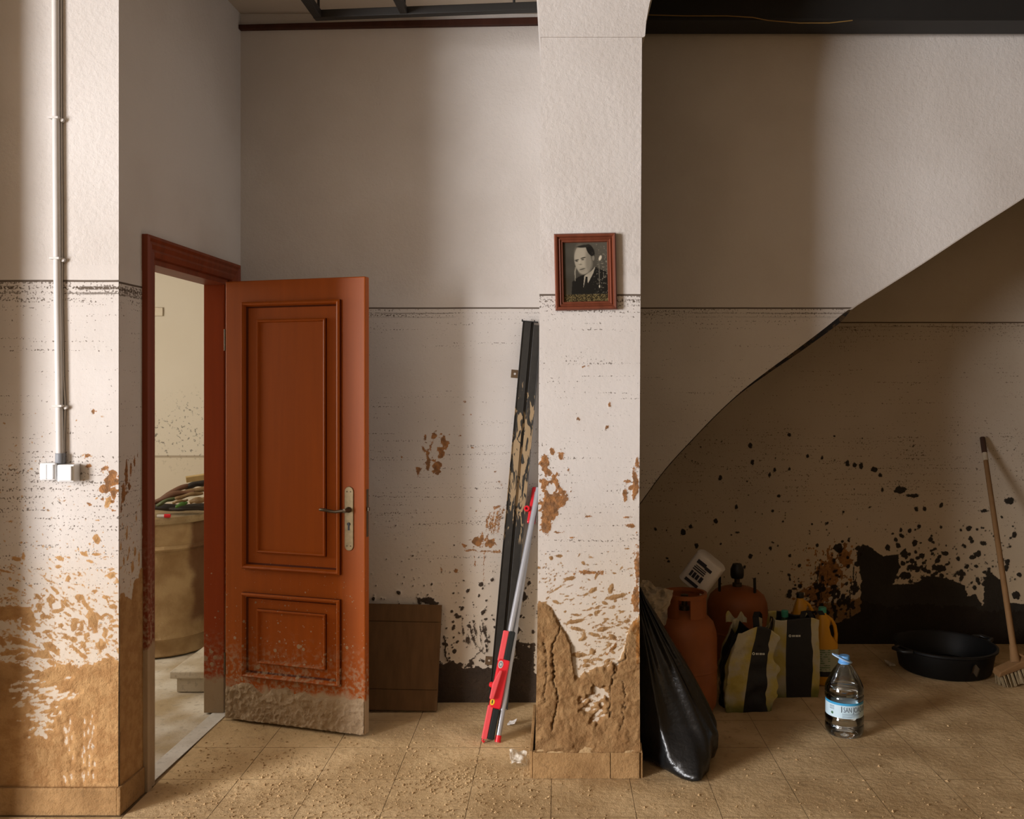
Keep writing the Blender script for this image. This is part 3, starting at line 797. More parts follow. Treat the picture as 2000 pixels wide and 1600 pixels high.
jamb(DO1-0.012, DO1+0.001, 0.003, 2.05, -0.022, -0.001, m_casing)
jamb(DO0+0.012, DO1-0.028, 2.026, 2.05, -0.115, -0.002, m_casing)

LW, LH, LT = 0.722, 2.02, 0.038
hx, hy = -1.541, 4.149
ang = math.atan2(3.943-4.149, -0.852+1.541)
door = thing('door_1', 'orange-brown panelled wooden door standing open with mud on its foot', 'door', (hx, hy, 0.012), (0, 0, ang))
door['kind'] = 'structure'
b = MB().box(0, LW, 0, LT, 0, LH)
leaf = b.build('leaf', m_door, door, bevel=0.005, seg=3)
mold_p = [(0.0, -0.001), (0.0, 0.016), (0.007, 0.024), (0.014, 0.020), (0.020, 0.008), (0.028, -0.001)]
mold_i = [(0.0, -0.001), (0.0, 0.010), (0.005, 0.015), (0.010, 0.013), (0.014, 0.005), (0.016, -0.001)]
xa, xb, xc, xd = 0.098, 0.605, 0.180, 0.527
for (z0, z1, zi0, zi1) in ((0.700, 1.920, 0.780, 1.835), (0.205, 0.590, 0.275, 0.515)):
    MB().frame(xa, xb, z0, z1, mold_p, dark=(0, 4)).build('moulding', [m_door, m_groove], door)
    p = MB().box(xc, xd, -0.005, 0.002, zi0, zi1).build('panel', m_door, door, bevel=0.002)
    MB().frame(xc-0.004, xd+0.004, zi0-0.004, zi1+0.004, mold_i, dark=(0, 4)).build('moulding', [m_door, m_groove], door)
# mud crust on the foot of the door
b = MB()
def crust(u, v):
    x = 0.004+(LW-0.008)*u; z = 0.002+0.205*v
    a = np.array(x); c_ = np.array(z)
    rid = 1-abs(2*float(fbm(a+0.02*float(fbm(a, c_, 40, 2, 311)), c_, 34, 3, 301))-1)
    f = float(fbm(a, c_, 70, 3, 305))
    env = max(0.0, min(1.0, (0.17+0.05*(float(fbm(a, c_*0, 9, 3, 303))-0.5)*2-z)/0.03))
    return (x, -(0.0+env*(0.0015+0.006*rid**4+0.004*f)-(1-env)*0.003), z)
b.grid(crust, 170, 52).build('mud_crust', mk_mud('door_mud', (0.34, 0.24, 0.145), (0.45, 0.335, 0.22), 10, 0.9, 0.008), door, smooth=180)
# handle
hp = thing('tmp', None, None)
bpy.data.objects.remove(hp)
zc_, xcn = 0.955, 0.645
poly = []
for k in range(13): a = math.pi*k/12; poly.append((0.022*math.cos(a), 0.115+0.022*math.sin(a)))
for k in range(13): a = math.pi+math.pi*k/12; poly.append((0.022*math.cos(a), -0.125+0.022*math.sin(a)))
Mh = Matrix.Translation((xcn, 0, zc_))
plate = MB().prism(poly, -0.006, 0.0, Mh).build('handle_plate', m_brass, door, bevel=0.002)
b = MB().lathe([(0.0, 0), (0.007, 0), (0.007, 0.004), (0.0, 0.004)], 14, Mh @ Matrix.Translation((0, -0.0062, -0.028)) @ Matrix.Rotation(math.pi/2, 4, 'X'))
b.box(-0.0045, 0.0045, -0.0072, -0.005, -0.056, -0.028, Mh)
b.build('keyhole', m_gunk, plate)
for sx_, sz_ in ((-0.009, 0.115), (0.009, 0.115), (-0.009, -0.125), (0.009, -0.125)):
    MB().lathe([(0, 0), (0.003, 0), (0.003, 0.0015), (0, 0.002)], 8, Mh @ Matrix.Translation((sx_, -0.006, sz_)) @ Matrix.Rotation(math.pi/2, 4, 'X')).build('screw', m_dbrass, plate)
b = MB().lathe([(0.013, 0), (0.013, 0.006), (0.009, 0.012), (0.009, 0.042), (0.0, 0.044)], 16, Mh @ Matrix.Translation((0, -0.006, 0.035)) @ Matrix.Rotation(math.pi/2, 4, 'X'))
pts = [(0.0, -0.040, 0.035), (-0.02, -0.044, 0.033), (-0.045, -0.046, 0.029), (-0.07, -0.046, 0.031), (-0.095, -0.045, 0.035), (-0.118, -0.043, 0.036), (-0.126, -0.04, 0.034)]
b.tube(pts, [0.008, 0.0075, 0.0065, 0.0075, 0.007, 0.0075, 0.004], 10, Mh)
b.build('lever', m_dbrass, plate, smooth=50)
for z in (0.25, 1.75):
    MB().tube([(-0.004, 0.006, z-0.05), (-0.004, 0.006, z+0.05)], 0.007, 10).build('hinge', m_dbrass, door, smooth=50)
b = MB().box(LW, LW+0.001, 0.012, 0.030, 0.87, 1.08).box(LW+0.001, LW+0.010, 0.014, 0.026, 0.985, 1.0)
b.build('lock_plate', m_dbrass, door)

# ------------------------------------------------------------------ ceiling line: trims, bars, beam
b = MB()
z0, z1 = H+(CY-58)/399, H+(CY-46)/399
xa_, xb_ = sx_side(DB)+0.0, -0.066
b.add([(xa_,DB-0.03,z0-0.008),(xb_,DB-0.03,z1-0.012),(xb_,DB,z1-0.012),(xa_,DB,z0-0.008),(xa_,DB-0.03,z0+0.014),(xb_,DB-0.03,z1+0.022),(xb_,DB,z1+0.022),(xa_,DB,z0+0.014)],
      [(0,3,2,1),(4,5,6,7),(0,1,5,4),(1,2,6,5),(2,3,7,6),(3,0,4,7)])
struct(b.build('trim_2', m_trimwood, bevel=0.003), 'thin dark wooden strip along the top of the back wall', 'trim')
b = MB().box(0.335, 3.4, DB-0.03, DB, 3.298, 3.335)
struct(b.build('trim_3', m_trimwood, bevel=0.003), 'dark wooden strip along the top of the stair flank', 'trim')
fz = 3.2
ft = thing('ceiling_frame', 'black metal bar frame hung under the ceiling left of the pillar', 'metal frame', (-0.6, 3.95, fz))
def pz(x, y, z):      # point of the view ray at height z
    s = (CY-y)/(z-H); return Vector(((x-CX)/s, F/s, z))
def bar(p, q, w, hgt, parent, mat):
    p = Vector(p); q = Vector(q); L = (q-p).length
    M = axes(p, q-p, (0, 0, 1))
    o = MB().box(-w/2, L+w/2, -w/2, w/2, -hgt/2, hgt/2, M).build('bar', mat, parent, bevel=0.003)
    o.matrix_parent_inverse = Matrix.Translation(-parent.location)
    return o
m_bar = simple('black_bar_paint', (0.012, 0.010, 0.008), 0.6)
A = pz(622, 30, fz); Bq = pz(1058, 14, fz); Bq.x = -0.095
bar(A, Bq, 0.038, 0.036, ft, m_bar)
bar(A, A+Vector((-0.02, -0.9, 0)), 0.038, 0.034, ft, m_bar)
A2 = A.lerp(Bq, 0.40)
bar(A2, A2+Vector((-0.03, -0.9, 0)), 0.034, 0.030, ft, m_bar)
for q in (A, A2, Bq.lerp(A, 0.1)):
    o = MB().tube([q, (q.x, q.y, CEIL)], 0.006, 8).build('hanger', m_bar, ft)
    o.matrix_parent_inverse = Matrix.Translation(-ft.location)
bm_r = thing('ceiling_beam', 'long black steel beam under the ceiling right of the pillar', 'beam', (1.9, 4.15, 3.24))
o = MB().box(0.40, 3.4, DB-0.18, DB-0.08, 3.262, CEIL).build('web', m_black, bm_r, bevel=0.004); o.matrix_parent_inverse = Matrix.Translation(-bm_r.location)
o = MB().box(0.40, 3.4, DB-0.21, DB-0.05, 3.252, 3.262).build('flange', m_black, bm_r); o.matrix_parent_inverse = Matrix.Translation(-bm_r.location)
pts = [P(1264,29,4.165), P(1340,31,4.165), P(1420,31,4.165), P(1470,34,4.165), P(1500,40,4.165), P(1560,45,4.17), P(1620,45,4.17), P(1665,40,4.17)]
b = MB().tube(pts, 0.0025, 6)
tag(b.build('electric_wire', m_wire, smooth=60), 'thin yellowish wire sagging along the black ceiling beam', 'wire')

# ------------------------------------------------------------------ left wall fittings
cd = thing('conduit_pipe', 'grey plastic conduit running down the left wall to the switches', 'pipe', (-1.81, DL, 1.3))
inv = Matrix.Translation(-cd.location)
def part(mb, name, mat, root, **k):
    o = mb.build(name, mat, root, **k)
    o.matrix_parent_inverse = Matrix.Translation(-root.location) if root.rotation_euler.to_matrix() == Matrix.Identity(3) else root.matrix_basis.inverted()
    return o
yc = DL-0.014
pp = [(P(x, y, yc).x, yc, P(x, y, yc).z) for x, y in ((108,-40),(109,120),(110,300),(112,560),(115,740),(117,888))]
pp[0] = (pp[0][0], yc, CEIL)
part(MB().tube(pp, 0.0125, 14), 'pipe', m_cond, cd, smooth=60)
for x, y in ((109, 231), (111, 505), (116, 793)):
    q = P(x, y, yc)
    ck = part(MB().box(q.x-0.020, q.x+0.016, DL-0.029, DL, q.z-0.004, q.z+0.004).tube([(q.x+0.019, DL, q.z-0.005), (q.x+0.019, DL-0.014, q.z-0.005)], 0.008, 10), 'clip', m_cond, cd, bevel=0.0015)
q = P(118, 897, yc)
part(MB().tube([(q.x, yc, q.z+0.022), (q.x, yc, q.z-0.016)], 0.017, 14), 'connector', m_grey, cd, bevel=0.003, smooth=60)
yw = DL-0.006
pw = [(P(x, y, yw).x, yw, P(x, y, yw).z) for x, y in ((119,-30),(119.5,200),(121,420),(121.5,600),(124,740),(127,785),(127,800),(125.5,850),(125,890))]
pw[0] = (pw[0][0], yw, CEIL)
tag(MB().tube(pw, 0.0028, 8).build('electric_cable', m_cond, smooth=60), 'thin pale cable clipped beside the grey conduit', 'cable')
def switch(x0, y0, x1, y1, double, label):
    d0 = DL-0.045
    a = P(x0, y0, d0); q = P(x1, y1, d0)
    r = thing('light_switch', label, 'switch', ((a.x+q.x)/2, DL, q.z), group='white light switches on the left wall')
    w = (q.x-a.x)/2; hh = a.z-q.z
    MB().box(-w, w, -0.042, 0, 0, hh).build('box', m_white, r, bevel=0.005, seg=3)
    if double:
        MB().box(-w*0.86, -0.0006, -0.048, -0.04, hh*0.08, hh*0.92).build('rocker', m_white, r, bevel=0.002)
        MB().box(0.0006, w*0.80, -0.048, -0.04, hh*0.08, hh*0.92).build('rocker', m_white, r, bevel=0.002)
    else:
        MB().box(-w*0.86, w*0.78, -0.049, -0.04, hh*0.08, hh*0.92).build('rocker', m_white, r, bevel=0.003)
switch(76, 905, 107.5, 939, True, 'white double rocker light switch, the left of the pair below the conduit')
switch(110, 908, 144, 942, False, 'white single rocker light switch, the right of the pair below the conduit')

# ------------------------------------------------------------------ framed portrait on the pillar
fd = DP-0.028
a = P(1085, 455, fd); q = P(1206, 605, fd)
pw_, ph_ = q.x-a.x, a.z-q.z
pf = thing('picture_frame', 'red-brown wooden frame with an old portrait of a man in a dark suit', 'picture', ((a.x+q.x)/2, DP-0.002, q.z), (0.0, math.radians(-1.2), 0))
prof = [(0.0, 0.0), (0.0, 0.018), (0.005, 0.026), (0.012, 0.024), (0.016, 0.016), (0.022, 0.020), (0.027, 0.014), (0.032, 0.015), (0.035, 0.006)]
MB().frame(-pw_/2, pw_/2, 0, ph_, prof).build('moulding', m_frame, pf)
MB().box(-pw_/2+0.004, pw_/2-0.004, -0.004, 0.0, 0.004, ph_-0.004).build('backing', m_board, pf)
# printed portrait: tones of the print stored per vertex
ix0, ix1, iz0, iz1 = -pw_/2+0.033, pw_/2-0.033, 0.033, ph_-0.033
nu, nv = 130, 170
uu, vv = np.meshgrid(np.linspace(0, 1, nu+1), np.linspace(0, 1, nv+1))       # v: 0 top .. 1 bottom
px_ = uu*700+330; py_ = vv*940+340                                            # same units as an enlarged print
tone = 0.028+0.05*fbm(uu, vv, 3, 3, 401)+0.035*sstep(0.2, 1.0, uu)*sstep(1.0, 0.0, vv)
tint = np.zeros_like(tone)
def soft(mask_r, edge=0.06): return sstep(1+edge, 1-edge, mask_r)
def ell(cx, cy, rx, ry, deg=0):
    c_, s_ = math.cos(math.radians(deg)), math.sin(math.radians(deg))
    dx, dy = px_-cx, py_-cy
    return np.hypot((dx*c_+dy*s_)/rx, (-dx*s_+dy*c_)/ry)
def put(m, val):
    global tone
    tone = tone*(1-m)+val*m
# suit, shirt, tie
def half(pts):
    ins = np.zeros(px_.shape, bool)
    n = len(pts)
    for i in range(n):
        x0, y0 = pts[i]; x1, y1 = pts[(i+1) % n]
        ins ^= ((y0 > py_) != (y1 > py_)) & (px_ < (x1-x0)*(py_-y0)/(y1-y0+1e-9)+x0)
    return ins.astype(float)
put(half([(455,1160),(470,960),(560,890),(650,850),(830,730),(1000,810),(1035,900),(1035,1160)]), 0.012)
put(half([(660,870),(780,790),(835,725),(800,830),(715,990),(690,900),(640,1055)]), 0.34)
put(half([(680,885),(708,882),(712,990),(690,1060),(640,1080),(665,960)]), 0.014)
put(half([(545,720),(520,730),(505,800),(512,950),(522,950),(528,800)]), 0.22)
# head
put(soft(ell(715, 700, 75, 130, 10)), 0.16)
put(soft(ell(640, 620, 130, 225, -6)), 0.30)
put(soft(ell(615, 590, 90, 190, -6), 0.4)*0.5, 0.40)
put(soft(ell(740, 640, 60, 190, 0), 0.5)*0.6, 0.13)
put(soft(ell(640, 790, 70, 60, 0), 0.3)*0.6, 0.27)
put(soft(ell(762, 470, 52, 105, -28), 0.1), 0.012)
put(soft(ell(660, 405, 110, 22, -4), 0.3), 0.02)
put(soft(ell(805, 595, 18, 40, 0), 0.2), 0.18)
put(soft(ell(548, 620, 34, 9, -8), 0.3), 0.03); put(soft(ell(648, 588, 44, 9, -12), 0.3), 0.025)
put(soft(ell(546, 640, 22, 8, 0), 0.3), 0.05); put(soft(ell(640, 615, 24, 9, 0), 0.3), 0.05)
put(soft(ell(600, 690, 30, 10, 0), 0.4)*0.7, 0.10); put(soft(ell(590, 650, 9, 55, 10), 0.5)*0.5, 0.46)
put(soft(ell(632, 765, 48, 9, -14), 0.3), 0.06); put(soft(ell(640, 790, 38, 6, -14), 0.4)*0.5, 0.16)
# damage: pale scratches, mud tide at the bottom
put(soft(ell(912, 595, 20, 42, 20), 0.3), 0.55); put(soft(ell(893, 1042, 9, 22), 0.4), 0.5)
put(soft(ell(893, 840, 4, 200), 0.4)*0.35, 0.4)
spk = sstep(0.70, 0.78, fbm(uu, vv*1.3, 40, 2, 407))*(0.25+0.75*sstep(0.5, 0.95, uu))*sstep(0.25, 0.9, uu+vv*0.4)
put(spk*0.45*sstep(0.6, 0.75, uu), 0.35)
mb = sstep(0.86, 0.885, vv)
put(mb*0.92, 0.015+0.11*sstep(0.4, 0.7, fbm(uu*1.5, vv*2, 40, 2, 409))); tint = np.maximum(tint, mb)
tint = np.maximum(tint, 0.6*sstep(0.2, 0.0, uu)*sstep(0.5, 0.7, vv))
rgb = np.stack([tone*(1.0+0.30*tint), tone*(0.88+0.06*tint), tone*(0.66-0.28*tint), np.ones_like(tone)], -1)
pb = MB()
vs = [(ix0+(ix1-ix0)*i/nu, -0.0062, iz1-(iz1-iz0)*j/nv) for j in range(nv+1) for i in range(nu+1)]
w = nu+1
pb.add(vs, [(j*w+i, (j+1)*w+i, (j+1)*w+i+1, j*w+i+1) for j in range(nv) for i in range(nu)])
t = NT('portrait_print'); t.bsdf(t.attr('print', 'Color'), 0.6, spec=0.1)
me = bpy.data.meshes.new('portrait_print'); me.from_pydata(pb.v, [], pb.f)
at = me.attributes.new('print', 'FLOAT_COLOR', 'POINT'); at.data.foreach_set('color', rgb.reshape(-1).astype(np.float32))
me.materials.append(t.mat)
o = bpy.data.objects.new('portrait_print', me); COL.objects.link(o); o.parent = pf
o['label'] = 'black and white portrait print, stained along the bottom'

# ------------------------------------------------------------------ things left of the pillar
# dark board leaning on the back wall behind the door
Mb = axes((-0.575, 4.262, 0.004), (-1, 0, 0), (0.01, 0.105, 0.478))
r = thing('cabinet_board', 'dark brown wooden board leaning on the back wall behind the door', 'board', (-0.80, 4.30, 0))
o = MB().box(0, 0.52, 0, 0.016, 0.0, 0.488, Mb).build('backing', m_board, r, bevel=0.001); o.matrix_parent_inverse = Matrix.Translation(-r.location)
for (z0, z1) in ((0.0, 0.093), (0.096, 0.405), (0.408, 0.488)):
    o = MB().box(0, 0.52, 0.016, 0.021, z0, z1, Mb).build('panel', m_board, r, bevel=0.001); o.matrix_parent_inverse = Matrix.Translation(-r.location)

# black steel rail
t = NT('rail_paint')
rc = t.mix(t.noise(40, 4), (0.012, 0.011, 0.009), (0.034, 0.030, 0.024))
mm = t.mul(t.step(t.add(t.noise(1.0, 4, t.vec(42, 42, 11), dist=1.2), t.mul(t.step(t.math('ABSOLUTE', t.sub(t.z, 1.18)), 0.36, 0.12), 0.16)), 0.60, 0.64), t.step(t.math('ABSOLUTE', t.sub(t.z, 1.18)), 0.40, 0.36))
m_rail = t.bsdf(t.mix(mm, rc, (0.34, 0.24, 0.135)), t.lin(mm, 0, 1, 0.5, 0.9), spec=0.35)
top = P(1039, 630, 4.345); bot = P(979, 1300, 4.305)
dirv = (top-bot).normalized()
bot = bot-dirv*((bot.z-0.004)/dirv.z); L = (top-bot).length
Mr = axes(bot, (1, 0, 0), dirv)
r = thing('steel_rail', 'tall black steel rail with mud streaks leaning beside the pillar', 'rail', tuple(bot))
inv = Matrix.Translation(-r.location)
b = MB().box(-0.042, -0.003, -0.012, 0.006, 0, L, Mr).box(-0.003, 0.010, 0.000, 0.006, 0, L, Mr).box(0.010, 0.048, -0.010, 0.006, 0, L-0.012, Mr)
b.box(0.046, 0.050, -0.022, 0.006, 0, L-0.012, Mr).box(-0.044, -0.041, -0.018, 0.006, 0, L, Mr)
o = b.build('profile', m_rail, r, bevel=0.0015); o.matrix_parent_inverse = inv
b = MB().box(-0.050, 0.030, -0.016, 0.004, L, L+0.005, Mr).box(-0.050, -0.045, -0.012, 0, L+0.005, L+0.011, Mr).box(0.010, 0.014, -0.012, 0, L+0.005, L+0.012, Mr)
o = b.build('end_plate', m_black, r); o.matrix_parent_inverse = inv
m_rust = simple('rusty_bracket', (0.10, 0.055, 0.022), 0.7, var=0.4, sc=50)
for zb in (1.605-0.004, 0.225):
    zl = (zb-bot.z)/dirv.z
    b = MB()
    ring = []
    n = 16
    outer = [(-0.078,-0.02),(-0.036,-0.02),(-0.036,0.02),(-0.078,0.02)]
    vs = []; fs = []
    for k in range(n):
        a_ = 2*math.pi*k/n
        cx_, cz_ = math.cos(a_), math.sin(a_)
        m_ = max(abs(cx_), abs(cz_))
        vs.append((-0.057+0.021*cx_/m_, -0.010, zl+0.020*cz_/m_))
        vs.append((-0.060+0.0055*cx_, -0.010, zl+0.0055*cz_))
        vs.append((-0.057+0.021*cx_/m_, -0.006, zl+0.020*cz_/m_))
        vs.append((-0.060+0.0055*cx_, -0.006, zl+0.0055*cz_))
    for k in range(n):
        k2 = (k+1) % n
        fs += [(4*k, 4*k2, 4*k2+1, 4*k+1), (4*k+2, 4*k+3, 4*k2+3, 4*k2+2), (4*k, 4*k+2, 4*k2+2, 4*k2), (4*k+1, 4*k2+1, 4*k2+3, 4*k+3)]
    o = b.add(vs, fs, Mr).build('bracket', m_rust, r); o.matrix_parent_inverse = inv

# two telescopic poles
def pole_matrix(px0, py0, px1, py1, dtop, z0=0.004):
    a_ = PF(px0, py0, z0); t_ = P(px1, py1, dtop)
    return a_, t_
b0, t0 = pole_matrix(948, 1449, 1046, 958, 4.28)
d0 = (t0-b0).normalized(); L0 = (t0-b0).length
M0 = axes(b0, (1, 0.15, 0), d0)
r = thing('telescopic_pole', 'telescopic support pole with red clamp and black foam grips at its foot', 'pole', tuple(b0), group='telescopic poles beside the pillar')
inv = Matrix.Translation(-b0)
def lp(mb, name, mat, **k):
    o = mb.build(name, mat, r, **k); o.matrix_parent_inverse = inv; return o
lp(MB().tube([(0.012, 0, 0.35), (0.012, 0, L0+0.015)], 0.0125, 16, M0), 'upper_tube', m_alu, smooth=60)
lp(MB().tube([(0.008, 0, 0.02), (0.008, 0, 0.47)], 0.013, 16, M0), 'lower_tube', m_alu2, smooth=60)
lp(MB().box(0.008, 0.036, -0.020, 0.018, 0.345, 0.475, M0), 'grip', m_foam, bevel=0.006)
lp(MB().box(-0.018, 0.006, -0.018, 0.014, 0.340, 0.473, M0), 'grip_pad', m_pink, bevel=0.003)
lp(MB().box(0.004, 0.034, -0.022, 0.018, 0.012, 0.140, M0), 'grip', m_foam, bevel=0.006)
lp(MB().box(-0.020, 0.003, -0.020, 0.014, 0.010, 0.150, M0), 'grip_pad', m_pink, bevel=0.003)
cl = lp(MB().box(-0.016, 0.036, -0.022, 0.020, 0.140, 0.350, M0), 'clamp', m_red, bevel=0.008, seg=3)
lp(MB().prism([(-0.022, 0.175), (-0.004, 0.175), (0.010, 0.30), (-0.002, 0.30), (-0.022, 0.24)], -0.040, -0.021, M0), 'clamp_lever', m_pink, bevel=0.004)
lp(MB().lathe([(0.0, 0.0), (0.010, 0.0), (0.013, 0.008), (0.009, 0.018), (0.0, 0.02)], 14, M0 @ Matrix.Translation((-0.015, -0.01, 0.235)) @ Matrix.Rotation(-math.pi/2, 4, 'Y')), 'knob', m_red, smooth=50)
lp(MB().lathe([(0.0, 0.0), (0.011, 0.0), (0.011, 0.001), (0, 0.001)], 18, M0 @ Matrix.Translation((-0.002, -0.0222, 0.325)) @ Matrix.Rotation(math.pi/2, 4, 'X') @ Matrix.Diagonal((1, 1.5, 1, 1))), 'round_sticker', m_paper)
lp(MB().lathe([(0.004, 0.001), (0.0045, 0.0016), (0.0085, 0.0016), (0.0085, 0.001)], 18, M0 @ Matrix.Translation((-0.002, -0.0222, 0.325)) @ Matrix.Rotation(math.pi/2, 4, 'X') @ Matrix.Diagonal((1, 1.5, 1, 1))), 'sticker_ring', m_grey)
lp(MB().lathe([(0.0, 0.0), (0.010, 0.0), (0.010, 0.001), (0, 0.001)], 18, M0 @ Matrix.Translation((-0.006, -0.0222, 0.165)) @ Matrix.Rotation(math.pi/2, 4, 'X') @ Matrix.Diagonal((1, 1.4, 1, 1))), 'warning_sticker', m_yel)
b = MB().box(-0.0085, -0.0040, -0.0238, -0.0232, 0.158, 0.172, M0)
lp(b, 'sticker_mark', m_mark)
lp(MB().tube([(-0.012, -0.005, 0.012), (-0.014, -0.005, 0.002), (-0.008, -0.005, -0.003), (-0.004, -0.005, 0.004)], 0.004, 8, M0), 'hook', m_red, smooth=60)

b1, t1 = pole_matrix(972, 1449, 1049, 958, 4.328)
d1 = (t1-b1).normalized(); L1 = (t1-b1).length
M1 = axes(b1, (1, 0, 0), d1)
r = thing('telescopic_pole', 'grey telescopic pole with a red end cap standing on the floor', 'pole', tuple(b1), group='telescopic poles beside the pillar')
inv = Matrix.Translation(-b1)
lp(MB().tube([(0, 0, 0.020), (0, 0, 0.50)], 0.0125, 16, M1), 'lower_tube', m_alu, smooth=60)
lp(MB().tube([(0, 0, 0.50), (0, 0, L1-0.01)], 0.0105, 16, M1), 'upper_tube', m_alu, smooth=60)
lp(MB().tube([(0, 0, -0.002), (0, 0, 0.026)], 0.0135, 16, M1), 'end_cap', m_red, smooth=60)
lp(MB().box(-0.026, 0.014, 0.012, 0.040, L1-0.16, L1+0.02, M1), 'clamp', m_red, bevel=0.006)
lp(MB().box(0.014, 0.022, 0.010, 0.030, L1-0.15, L1-0.06, M1), 'label', m_paper, bevel=0.001)
lp(MB().lathe([(0.005, 0.0), (0.013, 0.0), (0.014, 0.022), (0.008, 0.022), (0.005, 0.016)], 16, M1 @ Matrix.Translation((-0.036, 0.022, L1-0.095)) @ Matrix.Rotation(math.pi/2, 4, 'X')), 'knob', m_red, smooth=50)

# scraps on the floor
def crumple(name, label, cat, loc, w, h, amp, mat, seed, tilt=(0.2, 0.3, 0.5), n=14):
    b = MB()
    g = np.random.default_rng(seed)
    def fn(u, v):
        a_ = np.array(u*w*60+seed); c_ = np.array(v*h*60)
        z = amp*float(fbm(a_, c_, 0.5, 3, seed))
        e_ = 1-0.25*float(fbm(np.array(u*5.0), np.array(v*5.0+seed), 1.0, 2, seed+5))
        return ((u-0.5)*w*e_, (v-0.5)*h*e_, z)
    b.grid(fn, n, n)
    o = b.build(name, mat)
    o.location = loc; o.rotation_euler = tilt
    zmin = min((o.rotation_euler.to_matrix() @ v.co).z for v in o.data.vertices)
    o.location.z = loc[2]-zmin+0.001
    md = o.modifiers.new('thickness', 'SOLIDIFY'); md.thickness = 0.0012
    return tag(o, label, cat)
q = PF(1010, 1492); crumple('plastic_scrap', 'crumpled pale plastic scrap on the floor left of the pillar foot', 'scrap', (q.x, q.y, 0), 0.085, 0.075, 0.035, m_pale_film, 5, (0.5, 0.2, 0.4))
q = PF(1002, 1416); crumple('paper_scrap', 'tiny torn paper scrap on the floor behind the telescopic poles', 'scrap', (q.x, q.y, 0), 0.05, 0.035, 0.02, m_paper, 9, (0.4, -0.3, -0.5), 8)
q = PF(1735, 1300); crumple('rubble_scrap', 'small pale rubble scrap on the floor left of the black tub', 'scrap', (q.x, q.y, 0), 0.06, 0.04, 0.03, m_news, 12, (0.3, 0.2, 0.2), 8)

# mud crumbs
g = np.random.default_rng(8)
b = MB()
oct_f = [(0,2,4),(2,1,4),(1,3,4),(3,0,4),(2,0,5),(1,2,5),(3,1,5),(0,3,5)]
n = 0
while n < 6500:
    x = g.uniform(120, 2000) if g.random() < 0.4 else g.uniform(330, 1060)
    y = 1400+200*g.random()**0.6
    if g.random() < 0.3: x = 620+g.normal()*230; y = 1530+g.normal()*35
    if g.random() < 0.15: x = 900+g.normal()*70; y = 1520+g.normal()*14
    if y < 1385 or y > 1640: continue
    q = PF(x, y)
    if q.x < -1.53: continue
    if -0.12 < q.x < 0.35 and q.y > DP-0.02: continue
    if q.y > 4.2: continue
    if 0.3 < q.x < 0.75 and q.y > 3.45: continue
    if (q.x-1.27)**2+(q.y-4.0)**2 < 0.012: continue
    if -0.40 < q.x < -0.2 and 3.85 < q.y < 3.97: continue
    s_ = 0.0012+0.0065*g.random()**6
    R = Matrix.Rotation(g.uniform(0, 6.28), 4, 'Z')
    sc = s_*g.uniform(0.6, 1.4, 6)
    vs = [(sc[0],0,0),(-sc[1],0,0),(0,sc[2],0),(0,-sc[3],0),(0,0,sc[4]*0.8),(0,0,-sc[5]*0.3)]
    b.add([R @ Vector(v)+Vector((q.x, q.y, 0.0005)) for v in vs], oct_f)
    n += 1
tag(b.build('mud_crumbs', m_clod), 'dry mud crumbs scattered over the floor', 'mud', kind='stuff')
# larger clods lying loose on the floor
# ------------------------------------------------------------------ things right of the pillar
# black refuse sack
def bagm():
    b = MB()
    rows = [(0.0, 0.345, 0.600, 0.10), (0.015, 0.338, 0.648, 0.150), (0.06, 0.336, 0.664, 0.170), (0.12, 0.336, 0.668, 0.175), (0.20, 0.336, 0.632, 0.165), (0.30, 0.336, 0.580, 0.15),
            (0.40, 0.336, 0.525, 0.13), (0.50, 0.336, 0.462, 0.10), (0.585, 0.336, 0.410, 0.075), (0.64, 0.336, 0.374, 0.05), (0.69, 0.338, 0.352, 0.02)]
    Z = [a[0] for a in rows]
    n = 96
    m = 60
    vs = []; fs = []
    for j in range(m+1):
        z = 0.69*(j/m)**0.9
        l = np.interp(z, Z, [a[1] for a in rows]); rr = np.interp(z, Z, [a[2] for a in rows]); ry = np.interp(z, Z, [a[3] for a in rows])
        cx_, rx = (l+rr)/2, (rr-l)/2
        cy_ = 3.78+0.06*z
        for k in range(n):
            w = 2*math.pi*k/n
            c_, s_ = math.cos(w), math.sin(w)
            e_ = 0.75
            x = rx*math.copysign(abs(c_)**e_, c_); y = ry*math.copysign(abs(s_)**e_, s_)
            dw = ((k/n-0.70+0.5) % 1.0)-0.5                      # front of the sack
            f = 0.018*float(fbm(np.array(k/n*9+2), np.array(z*2.2), 1.0, 3, 501))*math.sin(k/n*math.pi*22+z*6)
            ridge = 0.030*math.exp(-((dw+0.03-0.10*(0.35-z))/0.020)**2)-0.022*math.exp(-((dw-0.02-0.10*(0.35-z))/0.022)**2)
            ridge *= min(1, max(0, (0.62-z)/0.15))*min(1, z/0.06+0.1)
            fold = 1+(f+ridge)/max(0.06, math.hypot(rx, ry))*1.2
            x *= fold if x > 0 else 1; y *= fold
            # pulled-out corner resting on the floor towards the viewer
            tp = max(0.0, 1-z/0.17)**1.3
            dd = max(0.0, 1-abs(((k/n-0.765+0.5) % 1.0)-0.5)/0.12)
            y -= 0.185*tp*dd; x += 0.035*tp*dd
            if j == 0: x *= 0.98; y *= 0.98
            vs.append((max(cx_+x, 0.3355), cy_+y, max(z, 0.0015)))
    for j in range(m):
        for k in range(n):
            k2 = (k+1) % n
            fs.append((j*n+k, j*n+k2, (j+1)*n+k2, (j+1)*n+k))
    fs += [tuple(range(n-1, -1, -1)), tuple(m*n+k for k in range(n))]
    return b.add(vs, fs)
tag(bagm().build('refuse_sack', m_bin, smooth=180), 'shiny black refuse sack slumped against the right side of the pillar', 'bag')
q = P(1285, 1172, 4.02)
